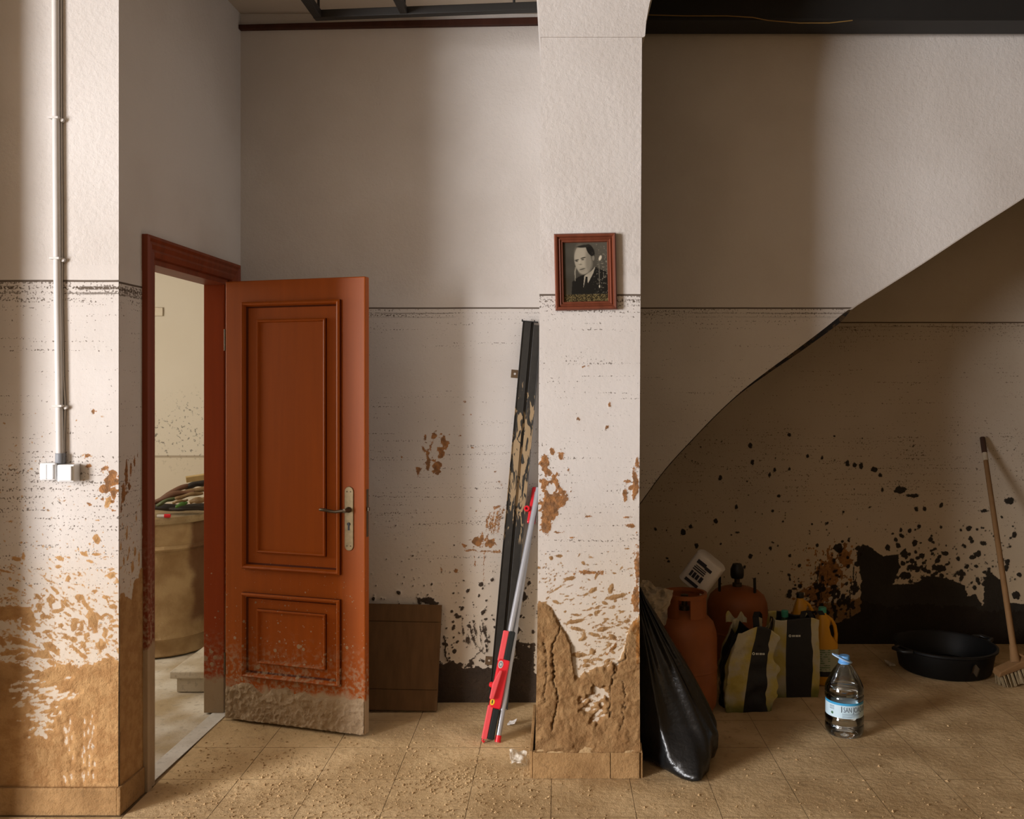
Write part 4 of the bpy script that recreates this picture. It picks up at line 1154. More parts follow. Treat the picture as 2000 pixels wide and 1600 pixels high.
o = crumple('crumpled_newspaper', 'crumpled newspaper sticking up behind the black refuse sack', 'newspaper', (q.x-0.01, q.y, 0.60), 0.17, 0.20, 0.05, m_news, 21, (1.25, 0.35, 0.1), 20)
o.location = (q.x-0.03, q.y, q.z-0.02)

# gas cylinders
def cylinder(loc, rotz, label, valve, zs=1.0):
    r = thing('gas_cylinder', label, 'gas cylinder', loc, (0, 0, rotz), group='orange gas cylinders under the stairs')
    r.scale = (1.08 if valve else 1.0, 1.08 if valve else 1.0, zs)
    prof = [(0.0, 0.03), (0.06, 0.022), (0.12, 0.030), (0.146, 0.055), (0.152, 0.09), (0.152, 0.37), (0.149, 0.40), (0.136, 0.440), (0.110, 0.468), (0.07, 0.487), (0.03, 0.494), (0.0, 0.495)]
    MB().lathe(prof, 40).lathe([(0.1525, 0.225), (0.1545, 0.228), (0.1545, 0.236), (0.1525, 0.239)], 40).build('body', m_orange, r, smooth=45)
    MB().lathe([(0.128, 0.0), (0.132, 0.0), (0.132, 0.06), (0.128, 0.06), (0.128, 0.0)], 32).build('foot_ring', m_orange, r, smooth=45)
    b = MB()
    for a0 in (0.35, 2.45, 4.55):
        (MB() if valve else b).lathe([(0.100, 0.462), (0.104, 0.462), (0.102, 0.562), (0.098, 0.562), (0.100, 0.462)], 12, None, 0, 1, 1, a0, a0+(0.22 if valve else 1.55)).build('collar_post', m_gunk, r, smooth=45) if valve else b.lathe([(0.100, 0.462), (0.104, 0.462), (0.102, 0.562), (0.098, 0.562), (0.100, 0.462)], 12, None, 0, 1, 1, a0, a0+1.55)
    if not valve: b.lathe([(0.092, 0.560), (0.106, 0.560), (0.106, 0.578), (0.092, 0.578), (0.092, 0.560)], 32)
    if not valve: b.build('collar', m_orange, r, smooth=45)
    MB().lathe([(0.024, 0.488), (0.024, 0.515), (0.014, 0.518), (0.014, 0.545), (0.018, 0.548), (0.018, 0.566), (0.0, 0.568)], 18).build('valve', m_dbrass, r, smooth=45)
    if valve:
        MB().lathe([(0.030, 0.545), (0.034, 0.56), (0.034, 0.60), (0.022, 0.632), (0.0, 0.636)], 18).build('regulator', m_gunk, r, smooth=45)
s_ = 417
cylinder(((1338-CX)/417, 4.22, 0.0), 0.3, 'orange gas cylinder standing between the refuse sack and the shopping bags', False)
cylinder((0.985, 4.93, 0.0), 0.9, 'orange gas cylinder behind the shopping bags with black regulator on top', True, 0.90)

# wrapped paper pack resting on the cylinders
q = P(1372, 1118, 4.36)
Mp = Matrix.Translation(q) @ Matrix.Rotation(math.radians(33), 4, 'Y') @ Matrix.Rotation(math.radians(14), 4, 'X') @ Matrix.Rotation(math.radians(-20), 4, 'Z')
r = thing('paper_roll_pack', 'white wrapped pack of paper rolls tilted on top of the gas cylinders', 'paper pack', tuple(q))
inv = Matrix.Translation(-q)
hw, hl = 0.078, 0.085
sec = []
for k in range(40):
    w = 2*math.pi*k/40
    c_, s2 = math.cos(w), math.sin(w)
    sec.append((hw*math.copysign(abs(c_)**0.75, c_)*(1-0.06*math.exp(-(c_/0.25)**2)), 0.055*math.copysign(abs(s2)**0.55, s2)*(1-0.09*math.exp(-(c_/0.18)**2))))
vs = []; fs = []
zz = [-hl, -hl*0.97, hl*0.9, hl]; sc = [0.93, 1, 1, 0.86]
for z, k_ in zip(zz, sc):
    vs += [(x*k_, y*k_, z) for x, y in sec]
n = 40
for j in range(3):
    for k in range(n):
        k2 = (k+1) % n
        fs.append((j*n+k, j*n+k2, (j+1)*n+k2, (j+1)*n+k))
fs += [tuple(range(n-1, -1, -1)), tuple(3*n+k for k in range(n))]
o = MB().add(vs, fs, Mp).build('wrap', m_paper, r, smooth=50); o.matrix_parent_inverse = inv
def marks(mb, lst, M, y):
    for x0, x1, z0, z1 in lst:
        mb.box(x0, x1, y-0.0015, y, z0, z1, M)
    return mb
b = marks(MB(), [(-0.046, 0.028, -0.066, -0.050), (-0.042, -0.030, -0.034, -0.004), (-0.026, -0.012, -0.034, -0.004), (-0.008, 0.006, -0.032, -0.006), (0.012, 0.028, -0.034, -0.004),
                 (-0.044, 0.022, 0.004, 0.010), (-0.044, 0.022, 0.015, 0.021), (-0.040, 0.020, 0.026, 0.030), (-0.046, 0.004, 0.040, 0.060), (0.004, 0.040, 0.036, 0.052)], Mp, -0.0545)
o = b.build('print', m_mark, r); o.matrix_parent_inverse = inv

# shopping bags
t = NT('bag_pale')
bc = t.mix(t.step(t.noise(9, 3), 0.40, 0.62), (0.46, 0.41, 0.28), (0.46, 0.36, 0.085))
bc = t.mix(t.mul(t.step(t.add(t.z, t.mul(t.noise(14, 4), 0.10)), 0.13, 0.04), 0.9), bc, (0.10, 0.11, 0.02))
m_bagp = t.bsdf(bc, 0.55, t.bump(t.noise(30, 4), 0.4, 0.01))
m_bagb = simple('bag_black', (0.010, 0.010, 0.011), 0.5, bump=0.3, sc=10)
m_strap = simple('strap_black', (0.008, 0.008, 0.010), 0.8)
def shop_bag(loc, rotz, w, d, h, cuts, seed, label, slump):
    r = thing('shopping_bag', label, 'bag', loc, (0, 0, rotz), group='shopping bags under the stairs')
    b = MB(); n = 96; m = 44
    per = []
    for k in range(n):                                     # rounded-rectangle perimeter, starting at the front-left corner
        t_ = k/n*4
        sd, f = int(t_), t_-int(t_)
        if sd == 0: p = (f, None)
        elif sd == 1: p = (w/2, -d/2+d*f)
        elif sd == 2: p = (w/2-w*f, d/2)
        else: p = (-w/2, d/2-d*f)
        per.append(p)
    vs = []
    for j in range(m+1):
        v = j/m
        for k, (x, y) in enumerate(per):
            if y is None:                                  # front: columns follow the printed stripe
                c0 = cuts[0][0]+(cuts[0][1]-cuts[0][0])*v; c1 = cuts[1][0]+(cuts[1][1]-cuts[1][0])*v
                x = -w/2+w*float(np.interp(x, [0, 1/3, 2/3, 1], [0, c0, c1, 1])); y = -d/2
            nz = float(fbm(np.array(k/n*11.0), np.array(v*4.0+seed), 1.0, 3, seed))-0.5
            nz2 = float(fbm(np.array(k/n*30.0), np.array(v*9.0+seed), 1.0, 2, seed+3))-0.5
            bul = 1+0.10*math.sin(math.pi*min(1, v*1.1))+slump*0.35*(nz)+0.05*nz2-slump*0.25*max(0, v-0.6)
            edge = h*(1-0.02*math.sin(k/n*25)-slump*0.10*(0.5+0.5*math.sin(k/n*19+seed)))
            z = edge*v
            lean = slump*0.05*v*v
            vs.append((x*bul+lean*0.3+0.012*nz*v, y*bul-lean+0.015*nz*v, z+0.001))
    fs = []; mi = []
    for j in range(m):
        for k in range(n):
            k2 = (k+1) % n
            b.f.append([j*n+k, j*n+k2, (j+1)*n+k2, (j+1)*n+k])
            u = (k+0.5)/n*4; v = (j+0.5)/m
            blk = 0
            if u < 1:
                c0 = cuts[0][0]+(cuts[0][1]-cuts[0][0])*v; c1 = cuts[1][0]+(cuts[1][1]-cuts[1][0])*v
                blk = 1 if 1/3 < u < 2/3 else 0
            elif 1.35 < u < 1.65 or 2.2 < u < 2.8 or 3.3 < u < 3.75: blk = 1
            b.m.append(blk)
    b.v = vs
    b.f.append(list(range(n-1, -1, -1))); b.m.append(0)
    o = b.build('bag_body', [m_bagp, m_bagb], r, smooth=60)
    md = o.modifiers.new('thickness', 'SOLIDIFY'); md.thickness = 0.0015
    return r, vs, n, m
s_ = 411
rA, vA, nA, mA = shop_bag(((1458-CX)/408, 4.33, 0.0), 0.10, 0.215, 0.15, 0.425, ((0.36, 0.50), (0.86, 0.78)), 3, 'crumpled pale yellow and black shopping bag next to the orange gas cylinder', 1.5)
rB, vB, nB, mB = shop_bag(((1551-CX)/392, 4.52, 0.0), 0.03, 0.222, 0.14, 0.395, ((0.30, 0.28), (0.86, 0.84)), 9, 'upright pale yellow and black shopping bag beside the amber jug', 0.25)
def surf(vs, n, m, u, v, off=0.003):
    k = min(int(u*n/4), n//4-1); j = min(int(v*m), m-1)
    p = Vector(vs[j*n+k]); return Vector((p.x, p.y-off, p.z))
for (r_, vs_, n_, m_, u0, v0, du) in ((rA, vA, nA, mA, 0.40, 0.70, 0.030), (rB, vB, nB, mB, 0.39, 0.80, 0.028)):
    p = surf(vs_, n_, m_, u0, v0)
    q2 = surf(vs_, n_, m_, u0+0.2, v0)
    M_ = axes((p.x, p.y-0.002, p.z), (q2.x-p.x, q2.y-p.y, -0.006 if r_ is rA else 0), (0, 0, 1))
    b = MB().lathe([(0.0035, 0), (0.0035, 0.0012), (0.0065, 0.0012), (0.0065, 0)], 14, M_ @ Matrix.Rotation(math.pi/2, 4, 'X'))
    for i, ww in enumerate((0.006, 0.004, 0.006, 0.005, 0.006)):
        b.box(0.011+i*0.0085, 0.011+i*0.0085+ww, -0.0012, 0, -0.005, 0.004, M_)
    b.build('logo', m_markw, r_)
# bag handles
def strap(root, pts, wd):
    b = MB(); vs = []; fs = []
    for p in pts:
        p = Vector(p); vs += [p+Vector((-wd/2, 0, 0)), p+Vector((wd/2, 0, 0)), p+Vector((wd/2, 0.003, 0)), p+Vector((-wd/2, 0.003, 0))]
    for i in range(len(pts)-1):
        for k in range(4):
            k2 = (k+1) % 4; fs.append((i*4+k, i*4+k2, i*4+4+k2, i*4+4+k))
    fs += [(3,2,1,0), tuple(len(vs)-4+k for k in range(4))]
    return b.add(vs, fs).build('handle', m_strap, root)
strap(rA, [(0.02,-0.083,0.30),(0.024,-0.090,0.36),(0.03,-0.086,0.41),(0.035,-0.06,0.445),(0.055,-0.02,0.46),(0.075,0.01,0.44),(0.085,0.03,0.39)], 0.030)
strap(rA, [(-0.085,-0.086,0.31),(-0.075,-0.094,0.355),(-0.055,-0.092,0.375),(-0.03,-0.085,0.365)], 0.034)
strap(rB, [(0.03,-0.078,0.33),(0.032,-0.080,0.40),(0.042,-0.072,0.428),(0.066,-0.066,0.430),(0.082,-0.070,0.40),(0.085,-0.078,0.34)], 0.026)
strap(rB, [(0.085,0.03,0.36),(0.105,-0.02,0.415),(0.128,-0.05,0.425),(0.14,-0.055,0.405)], 0.030)
# upper parts of the first bag pulled up
crA = MB().grid(lambda u, v: (-0.085+0.10*u, 0.03-0.02*u+0.012*math.sin(u*9), 0.40+0.055*v*(0.7+0.3*math.sin(u*11))), 12, 3).build('bag_flap', m_bagp, rA)
MB().grid(lambda u, v: (0.045+0.045*u, -0.02+0.03*u, 0.36+0.085*v*(1-0.3*u)), 8, 4).build('bag_flap', m_bagp, rA)
# bottle with a green cap inside the second bag
r = thing('bottle', 'bottle with green cap peeking out of the upright shopping bag', 'bottle', (rB.location.x-0.03, 4.53, 0.003))
MB().lathe([(0.0, 0.0), (0.038, 0.0), (0.040, 0.01), (0.040, 0.26), (0.032, 0.32), (0.015, 0.375), (0.014, 0.39), (0, 0.39)], 24).build('body', simple('dark_green_glass', (0.03, 0.06, 0.03), 0.2), r, smooth=50)
MB().lathe([(0.0175, 0.378), (0.0175, 0.408), (0.014, 0.411), (0, 0.411)], 20).build('cap', m_green, r, smooth=40)

# amber jugs
def jug(loc, rotz, label, cap_mat):
    r = thing('jug', label, 'jug', loc, (0, 0, rotz), group='amber plastic jugs')
    rows = [(0.0, 0.052, 0.04, 0), (0.006, 0.061, 0.048, 0), (0.02, 0.063, 0.05, 0), (0.215, 0.063, 0.05, 0), (0.26, 0.061, 0.048, 0), (0.30, 0.050, 0.042, -0.004), (0.335, 0.034, 0.034, -0.010), (0.358, 0.020, 0.020, -0.016), (0.372, 0.018, 0.018, -0.016), (0.374, 0.0, 0.0, -0.016)]
    n = 40; vs = []; fs = []
    for z, rx, ry, ox in rows:
        for k in range(n):
            w = 2*math.pi*k/n; c_, s2 = math.cos(w), math.sin(w)
            e_ = 0.7
            x = rx*math.copysign(abs(c_)**e_, c_)+ox
            if z > 0.2 and z < 0.33 and c_ > 0: x = ox+(x-ox)*(1-0.66*sstep(0.205, 0.262, np.array(z)))
            vs.append((x, ry*math.copysign(abs(s2)**e_, s2), z))
    for j in range(len(rows)-1):
        for k in range(n):
            k2 = (k+1) % n
            fs.append((j*n+k, j*n+k2, (j+1)*n+k2, (j+1)*n+k))
    fs.append(tuple(range(n-1, -1, -1)))
    MB().add(vs, fs).build('body', m_jug, r, smooth=50)
    MB().tube([(0.040, 0, 0.195), (0.053, 0, 0.215), (0.056, 0, 0.258), (0.049, 0, 0.300), (0.032, 0, 0.330), (0.006, 0, 0.348), (-0.01, 0, 0.348)], [0.013, 0.011, 0.0095, 0.0095, 0.0095, 0.011, 0.011], 12).build('handle', m_jug, r, smooth=60)
    MB().lathe([(0.0205, 0.370), (0.0205, 0.394), (0.018, 0.398), (0, 0.398)], 20, Matrix.Translation((-0.016, 0, 0))).build('cap', cap_mat, r, smooth=40)
    tl = NT('jug_label')
    oc_ = tl.obj()
    sp_ = tl.t.nodes.new('ShaderNodeSeparateXYZ'); tl.t.links.new(oc_, sp_.inputs[0])
    lines = tl.mul(tl.step(tl.math('FRACT', tl.mul(sp_.outputs[2], 90.0)), 0.5, 0.6), tl.step(sp_.outputs[0], 0.010, 0.004))
    lcol = tl.mix(tl.mul(lines, tl.step(tl.noise(60, 2), 0.4, 0.5)), (0.40, 0.42, 0.30), (0.12, 0.20, 0.10))
    lcol = tl.mix(tl.step(sp_.outputs[2], 0.077, 0.075), lcol, (0.02, 0.02, 0.02))
    m_lab = tl.bsdf(lcol, 0.5)
    vs = []; fs = []
    for z in (0.05, 0.19):
        for k in range(21):
            w = -math.pi+math.pi*k/20; c_, s2 = math.cos(w), math.sin(w)
            vs.append((0.0638*math.copysign(abs(c_)**0.7, c_), 0.0508*math.copysign(abs(s2)**0.7, s2), z))
    MB().add(vs, [(k, k+1, 22+k, 21+k) for k in range(20)]).build('label', m_lab, r, smooth=60)
    return r
jug(((1617-CX)/379, 4.66, 0.0), 0.05, 'amber plastic jug with green cap standing behind the water bottle', m_green)
jug(((1576-CX)/357, 4.98, 0.0), -0.1, 'amber plastic jug with dark cap behind the upright shopping bag', m_gunk)

# ------------------------------------------------------------------ water bottle
def glass_shell(name, tint, gl=0.05):
    t = NT(name)
    tr = t.t.nodes.new('ShaderNodeBsdfTransparent'); tr.inputs[0].default_value = (*tint, 1)
    gs = t.t.nodes.new('ShaderNodeBsdfGlossy'); gs.inputs['Roughness'].default_value = gl
    gs.inputs[0].default_value = (0.9, 0.95, 1.0, 1)
    fr_ = t.t.nodes.new('ShaderNodeFresnel'); fr_.inputs[0].default_value = 1.45
    nb = t.bump(t.noise(25, 3), 0.25, 0.006)
    t.t.links.new(nb, gs.inputs['Normal']); t.t.links.new(nb, fr_.inputs['Normal'])
    mx_ = t.t.nodes.new('ShaderNodeMixShader')
    t.t.links.new(t.math('MULTIPLY', fr_.outputs[0], 2.2, clamp=True), mx_.inputs[0])
    t.t.links.new(tr.outputs[0], mx_.inputs[1]); t.t.links.new(gs.outputs[0], mx_.inputs[2])
    t.t.links.new(mx_.outputs[0], t.out.inputs[0])
    return t.mat
m_pet = glass_shell('clear_plastic', (0.93, 0.96, 0.98))
t = NT('water'); m_water = t.bsdf((0.97, 0.99, 1.0), 0.0, None, Transmission_Weight=1.0, IOR=1.33)
q = PF(1649, 1432)
r = thing('water_bottle', 'large clear water bottle with blue cap and SAN JOAQUIN label on the floor', 'bottle', (q.x, q.y, 0.0))
WR = 0.084
prof = [(0.0, 0.010), (0.04, 0.006), (0.066, 0.0), (0.078, 0.006), (WR, 0.022), (WR, 0.050), (WR-0.003, 0.055), (WR, 0.060), (WR, 0.086), (WR-0.0035, 0.090), (WR-0.0035, 0.160), (WR, 0.164), (WR, 0.176), (WR-0.004, 0.182), (WR, 0.188), (WR, 0.202),
        (WR-0.003, 0.216), (0.074, 0.232), (0.062, 0.256), (0.046, 0.284), (0.030, 0.306), (0.022, 0.315), (0.022, 0.322)]
MB().lathe(prof, 48).build('bottle_body', m_pet, r, smooth=60)
wprof = [(0.0, 0.0125)]+[(max(0.0, a_-0.0015), b_+0.002) for a_, b_ in prof[1:16]]+[(WR-0.004, 0.212), (0.0, 0.212)]
MB().lathe(wprof, 48).build('water', m_water, r, smooth=60)
# handle-ring cap
MB().lathe([(0.0245, 0.312), (0.0265, 0.313), (0.0265, 0.320), (0.0235, 0.322), (0.0235, 0.343), (0.021, 0.347), (0, 0.347)], 28).build('cap', m_blue, r, smooth=40)
Mc = Matrix.Translation((-0.010, 0, 0.334)) @ Matrix.Rotation(math.radians(24), 4, 'Y')
b = MB(); pts = [(0.045*math.cos(2*math.pi*k/28), 0.030*math.sin(2*math.pi*k/28), 0) for k in range(28)]
rings = MB().tube(pts+[pts[0]], 0.0035, 8, Mc, caps=False)
rings.build('carry_ring', simple('pale_blue_plastic', (0.42, 0.62, 0.90), 0.35), r, smooth=60)
# label band
t = NT('water_label')
oc_ = t.obj(); sp_ = t.t.nodes.new('ShaderNodeSeparateXYZ'); t.t.links.new(oc_, sp_.inputs[0])
lc = t.mix(t.noise(15, 2), (0.52, 0.70, 0.80), (0.60, 0.76, 0.84))
lc = t.mix(t.step(sp_.outputs[2], 0.147, 0.1485), lc, (0.05, 0.34, 0.62))
m_lab = t.bsdf(lc, 0.35)
lr = WR-0.0028
b = MB().lathe([(lr, 0.092), (lr, 0.158)], 48); lab = b.build('label', m_lab, r, smooth=60)
def text_mesh(body, size, fn, name, mat, parent):
    cu = bpy.data.curves.new('txt', 'FONT'); cu.body = body; cu.size = size; cu.resolution_u = 3
    ob = bpy.data.objects.new('txt', cu); COL.objects.link(ob)
    dg = bpy.context.evaluated_depsgraph_get(); dg.update()
    me = bpy.data.meshes.new_from_object(ob.evaluated_get(dg))
    bpy.data.objects.remove(ob)
    for v in me.vertices: v.co = fn(v.co.x, v.co.y)
    me.name = name
    me.materials.clear(); me.materials.append(mat)
    o = bpy.data.objects.new(name, me); COL.objects.link(o); o.parent = parent
    return o
def wrap(a0, z0, sx_=1.0, sy_=1.0, rr=lr+0.0008):
    def fn(x, y):
        w = -math.pi/2+a0+x*sx_/rr
        return Vector((rr*math.cos(w), rr*math.sin(w), z0+y*sy_))
    return fn
m_ink = simple('grey_ink', (0.10, 0.13, 0.18), 0.5)
text_mesh('SAN JOAQUIN', 0.030, wrap(-0.36, 0.1195, 0.64, 1.1), 'lettering', m_ink, lab)
b = MB()
for (a0, w_, z) in ((-0.47, 0.010, 0.118),):
    for k in range(3):
        f_ = wrap(a0+k*0.018, z); vs = [f_(0, 0), f_(0.0009, 0), f_(0.0009, 0.026), f_(0, 0.026)]; b.add(vs, [(0, 1, 2, 3)])
for i, z in enumerate((0.113, 0.109, 0.105, 0.100, 0.097)):
    f_ = wrap(-0.42, z); ln_ = (0.085, 0.085, 0.07, 0.055, 0.04)[i]; k_ = 10
    vs = []
    for k in range(k_+1): vs += [f_(ln_*k/k_, 0), f_(ln_*k/k_, 0.0011)]
    b.add(vs, [(2*k, 2*k+2, 2*k+3, 2*k+1) for k in range(k_)])
for i, z in enumerate((0.140, 0.136, 0.130, 0.126)):
    f_ = wrap(-1.15, z); vs = [f_(0, 0), f_(0.012, 0), f_(0.024, 0), f_(0.024, 0.0015), f_(0.012, 0.0015), f_(0, 0.0015)]; b.add(vs, [(0, 1, 4, 5), (1, 2, 3, 4)])
b.build('fine_print', m_ink, lab)
b = MB(); f_ = wrap(-0.98, 0.110); b.add([f_(0.006*math.cos(2*math.pi*k/14), 0.006*math.sin(2*math.pi*k/14)) for k in range(14)], [tuple(range(14))])
b.build('emblem', simple('emblem_green', (0.06, 0.16, 0.08), 0.5), lab)

# ------------------------------------------------------------------ broom, tub
hb = P(1982, 1283, 4.63); ht = P(1919, 857, DR-0.03)
dv = (hb-ht).normalized()
r = thing('broom', 'wooden push broom leaning on the wall under the stairs', 'broom', (hb.x, hb.y, 0))
inv = Matrix.Translation(-r.location)
def bp(mb, name, mat, **k):
    o = mb.build(name, mat, r, **k); o.matrix_parent_inverse = inv; return o
bp(MB().tube([ht, ht.lerp(hb, 0.10), ht.lerp(hb, 0.6), hb+dv*0.04], [0.0135, 0.0135, 0.0150, 0.016], 14), 'handle', m_broomwood, smooth=60)
bp(MB().tube([ht-dv*0.006, ht+(hb-ht)*0.075], [0.0150, 0.0155], 14), 'grip', simple('dark_grip', (0.05, 0.022, 0.012), 0.6), smooth=60)
bp(MB().tube([ht.lerp(hb, 0.076), ht.lerp(hb, 0.115)], 0.0150, 14), 'paper_band', m_news, smooth=60)
hd = Vector((0.97, 0.10, 0.20)).normalized()
bw = Vector((-0.18, 0.55, 0.0)); upv = Vector((-0.30, -0.22, 0.93)).normalized()
Mh2 = axes(hb+dv*0.030+hd*0.045, hd, upv)
bp(MB().add([(-0.165,-0.030,-0.022),(-0.150,-0.030,0.004),(-0.03,-0.026,0.016),(0.20,-0.026,0.016),(0.20,-0.030,-0.022),
             (-0.165,0.030,-0.022),(-0.150,0.030,0.004),(-0.03,0.026,0.016),(0.20,0.026,0.016),(0.20,0.030,-0.022)],
            [(0,1,2,3,4),(9,8,7,6,5),(0,5,6,1),(1,6,7,2),(2,7,8,3),(3,8,9,4),(4,9,5,0)], Mh2), 'head', m_broomwood, bevel=0.005)
bp(MB().tube([hb-dv*0.06, hb+dv*0.035], [0.019, 0.026], 14), 'socket', m_broomwood, smooth=60)
bp(MB().tube([hb-dv*0.02+Vector((0.008,-0.01,0)), hb+hd*0.075+dv*0.026], 0.008, 8), 'brace', m_broomwood, smooth=60)
b = MB(); g = np.random.default_rng(31)
Mi = Mh2
for i in range(17):
    for j in range(3):
        x = -0.152+0.0205*i; y = (-0.022, 0.0, 0.022)[j]
        for k in range(4):
            ox, oy = g.normal()*0.004, g.normal()*0.004
            p0 = Mi @ Vector((x+ox*0.5, y+oy*0.5, -0.018))
            tip = Mi @ Vector((x+ox+0.006+0.02*(i/17-0.3)+g.normal()*0.003, y*1.5+oy, -0.10))
            tip.z = max(tip.z, 0.002)
            b.tube([p0, tip], [0.0035, 0.0022], 5)
o = bp(b, 'bristles', m_bristle); o['kind'] = 'stuff'

r = thing('black_tub', 'low round black rubber tub on the floor under the stairs', 'tub', (2.115, 4.905, 0.0))
MB().lathe([(0.0, 0.002), (0.225, 0.002), (0.235, 0.010), (0.256, 0.120), (0.262, 0.122), (0.270, 0.128), (0.270, 0.138), (0.258, 0.140), (0.250, 0.130), (0.226, 0.016), (0.0, 0.012)], 48).build('body', simple('black_rubber', (0.005, 0.005, 0.005), 0.5, 0.25), r, smooth=50)
for a0 in (0.4, 3.5):
    MB().tube([(0.274*math.cos(a0+k), 0.274*math.sin(a0+k), 0.132) for k in (-0.2,)]+[(0.315*math.cos(a0+k), 0.315*math.sin(a0+k), 0.134) for k in (-0.12, 0.12)]+[(0.274*math.cos(a0+k), 0.274*math.sin(a0+k), 0.132) for k in (0.2,)], 0.011, 10).build('handle', m_gunk, r, smooth=60)
a0 = -1.35
MB().grid(lambda u, v: ((0.262-0.02*v)*math.cos(a0+0.16*(u-0.5)), (0.262-0.02*v)*math.sin(a0+0.16*(u-0.5)), 0.090-0.05*v+0.012*math.sin(u*5)), 6, 4).build('mud_stain', simple('dark_mud', (0.06, 0.04, 0.02), 0.8), r)

# ------------------------------------------------------------------ next room: drum, rags, step
t = NT('drum_mud')
dc = t.mix(t.step(t.noise(6, 5), 0.35, 0.65), (0.36, 0.22, 0.10), (0.55, 0.38, 0.20))
rx_ = t.step(t.add(t.x, t.mul(t.sub(t.noise(7, 4), 0.5), 0.06)), -2.145, -2.115)
rk = t.mul(rx_, t.step(t.add(t.z, t.mul(t.sub(t.noise(9, 3), 0.5), 0.2)), 0.12, 0.22))
dc = t.mix(t.mul(rk, 0.85), dc, (0.14, 0.055, 0.022))
m_drum = t.bsdf(dc, 0.85, t.bump(t.add(t.noise(14, 5), t.noise(45, 4)), 0.6, 0.012))
dcx, dcy = -2.37, 5.36
r = thing('steel_drum', 'mud-caked steel drum standing in the next room behind the doorway', 'drum', (dcx, dcy, 0))
MB().lathe([(0.0, 0.004), (0.300, 0.004), (0.306, 0.012), (0.300, 0.022), (0.292, 0.03), (0.290, 0.085), (0.306, 0.105), (0.290, 0.125), (0.290, 0.598), (0.300, 0.604), (0.310, 0.615), (0.300, 0.626), (0.288, 0.632), (0.288, 0.755), (0.285, 0.76)], 64).build('body', m_drum, r, smooth=50)
MB().lathe([(0.286, 0.757), (0.303, 0.757), (0.308, 0.765), (0.308, 0.790), (0.303, 0.797), (0.290, 0.797), (0.286, 0.790), (0.0, 0.790)], 64).build('lid', mk_mud('lid_mud', (0.36, 0.25, 0.13), (0.52, 0.39, 0.23), 8), r, smooth=50)
# bent, leathery rags heaped on the lid
m_rags = [simple('rag_brown', (0.16, 0.07, 0.035), 0.6, var=0.4, sc=30, bump=0.5), simple('rag_green', (0.10, 0.12, 0.045), 0.6, var=0.4, sc=30, bump=0.5),
          simple('rag_tan', (0.24, 0.145, 0.062), 0.7, var=0.4, sc=30, bump=0.5), simple('rag_dark', (0.035, 0.025, 0.018), 0.6, var=0.4, sc=30, bump=0.5), simple('rag_bright_green', (0.07, 0.17, 0.03), 0.6, var=0.3, sc=30)]
def rag(px0, py0, px1, py1, d0_, d1_, rad, mat, label, sag=0.01):
    a_ = P(px0, py0, d0_); q_ = P(px1, py1, d1_)
    b = MB(); pts = []; rs = []
    for k in range(11):
        t_ = k/10
        p = a_.lerp(q_, t_)
        p.z += sag*math.sin(math.pi*t_)+0.003*math.sin(9*t_+px0)
        p.y += 0.004*math.sin(7*t_+py0)
        pts.append(p); rs.append(rad*(0.35+0.65*math.sin(math.pi*min(1, max(0, 0.08+0.84*t_)))**0.5)*(1+0.12*math.sin(11*t_+px1)))
    b.tube(pts, rs, 12, None, True, 0, 0.7)
    tag(b.build('rag', mat, smooth=80), label, 'rag', 'heaped rags on the drum lid')
rag(303, 985, 368, 948, 5.36, 5.46, 0.026, m_rags[0], 'long reddish brown rag along the back of the heap on the drum', 0.012)
rag(298, 983, 380, 962, 5.28, 5.36, 0.027, m_rags[0], 'thick dark brown rag arching across the heap on the drum', 0.016)
rag(360, 962, 420, 956, 5.36, 5.42, 0.024, m_rags[2], 'tan rag at the top right of the heap on the drum', 0.006)
rag(362, 952, 408, 942, 5.46, 5.5, 0.028, m_rags[3], 'nearly black rag right under the pale wooden stick', 0.004)
rag(305, 988, 345, 972, 5.21, 5.25, 0.016, m_rags[1], 'olive green finger-shaped rag at the left of the heap on the drum', 0.004)
rag(342, 974, 396, 963, 5.20, 5.26, 0.017, m_rags[2], 'light tan narrow rag in the middle of the heap on the drum', 0.004)
rag(337, 982, 366, 977, 5.18, 5.2, 0.013, m_rags[2], 'short tan rag below the olive green one on the drum', 0.0)
rag(343, 990, 366, 981, 5.15, 5.19, 0.015, m_rags[4], 'bright green rag low in the middle of the heap on the drum', 0.0)
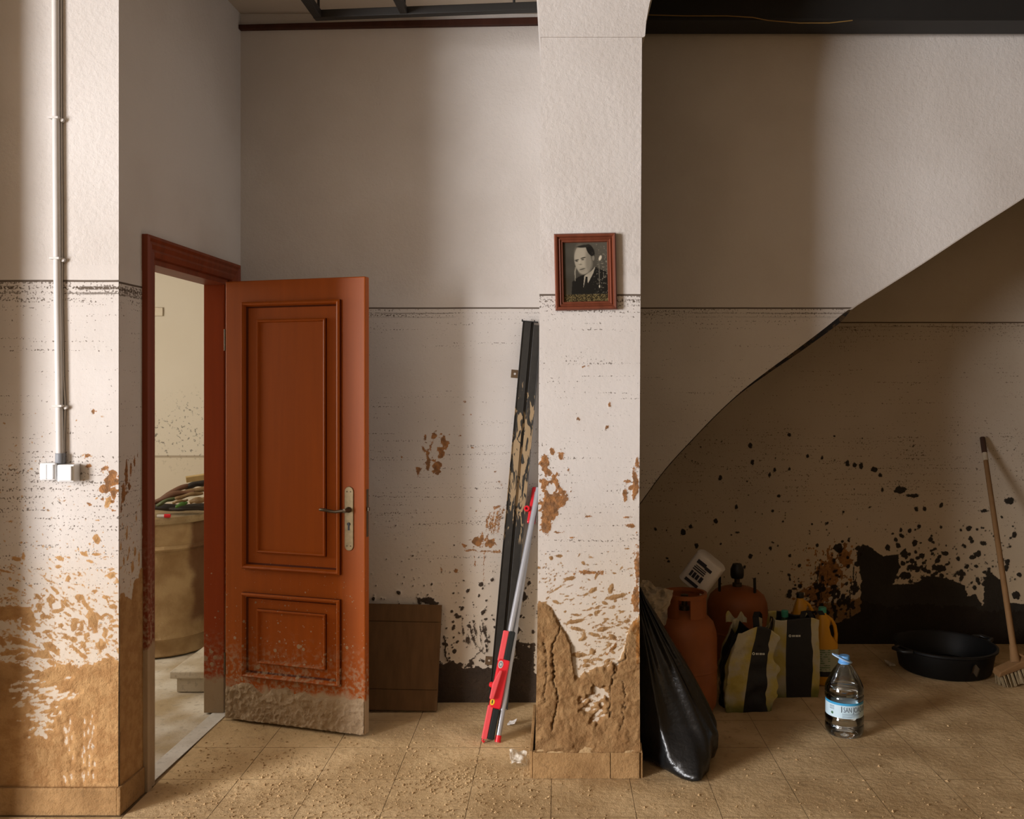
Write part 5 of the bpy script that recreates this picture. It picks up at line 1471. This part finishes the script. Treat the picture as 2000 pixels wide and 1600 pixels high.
rag(370, 981, 412, 974, 5.17, 5.2, 0.024, m_rags[2], 'pale brown bulky rag at the right of the heap on the drum', 0.003)
rag(296, 992, 420, 990, 5.26, 5.3, 0.030, m_rags[3], 'black rag at the bottom of the heap on the drum', 0.0)
rag(330, 994, 420, 992, 5.20, 5.24, 0.020, m_rags[3], 'dark flattened rag spread over the front of the drum lid', 0.0)
a_ = P(363, 936, 5.40); q_ = P(440, 884, 5.46)
M_ = axes(a_, q_-a_, (0.0, -0.3, 1))
tag(MB().box(0, 0.33, -0.012, 0.012, -0.020, 0.014, M_).build('wooden_stick', m_pale, bevel=0.002), 'pale wooden stick sticking up from the heap on the drum', 'stick')
q_ = P(322, 1000, 5.09)
r = thing('marker_pen', 'small red and cream plastic stick on the front rim of the drum', 'pen', (q_.x, 5.09, 0.797))
MB().tube([(-0.042, 0, 0.010), (0.0, 0, 0.010)], 0.0095, 12).build('barrel', m_paper, r, smooth=50)
MB().tube([(-0.002, 0, 0.011), (0.030, 0.004, 0.011)], [0.011, 0.0105], 12).build('cap', m_red, r, smooth=50)
# first step of the stairs
a_ = PF(345, 1352)
r = thing('stair_step', 'pale stone stair step with overhanging tread in the next room', 'step', (a_.x, a_.y, 0))
m_step = mk_mud('step_stone', (0.52, 0.42, 0.29), (0.70, 0.62, 0.50), 7, 0.4, 0.006)
MB().box(0.0, 0.22, 0.0, 0.75, 0, 0.075).build('riser', m_step, r, bevel=0.003)
MB().box(-0.025, 0.22, -0.028, 0.75, 0.075, 0.112).build('tread', m_step, r, bevel=0.006)
q_ = P(309, 609, 6.495)
r = thing('socket_box', 'cream flush socket cover on the far wall of the next room', 'socket', (q_.x, 6.5, q_.z-0.03))
MB().box(-0.05, 0.035, -0.012, 0, 0, 0.06).build('cover', simple('cream_plastic', (0.70, 0.60, 0.46), 0.5), r, bevel=0.003)
MB().frame(-0.052, 0.037, -0.002, 0.062, [(0, 0), (0, 0.006), (0.004, 0.006), (0.004, 0)]).build('rim', m_news, r)
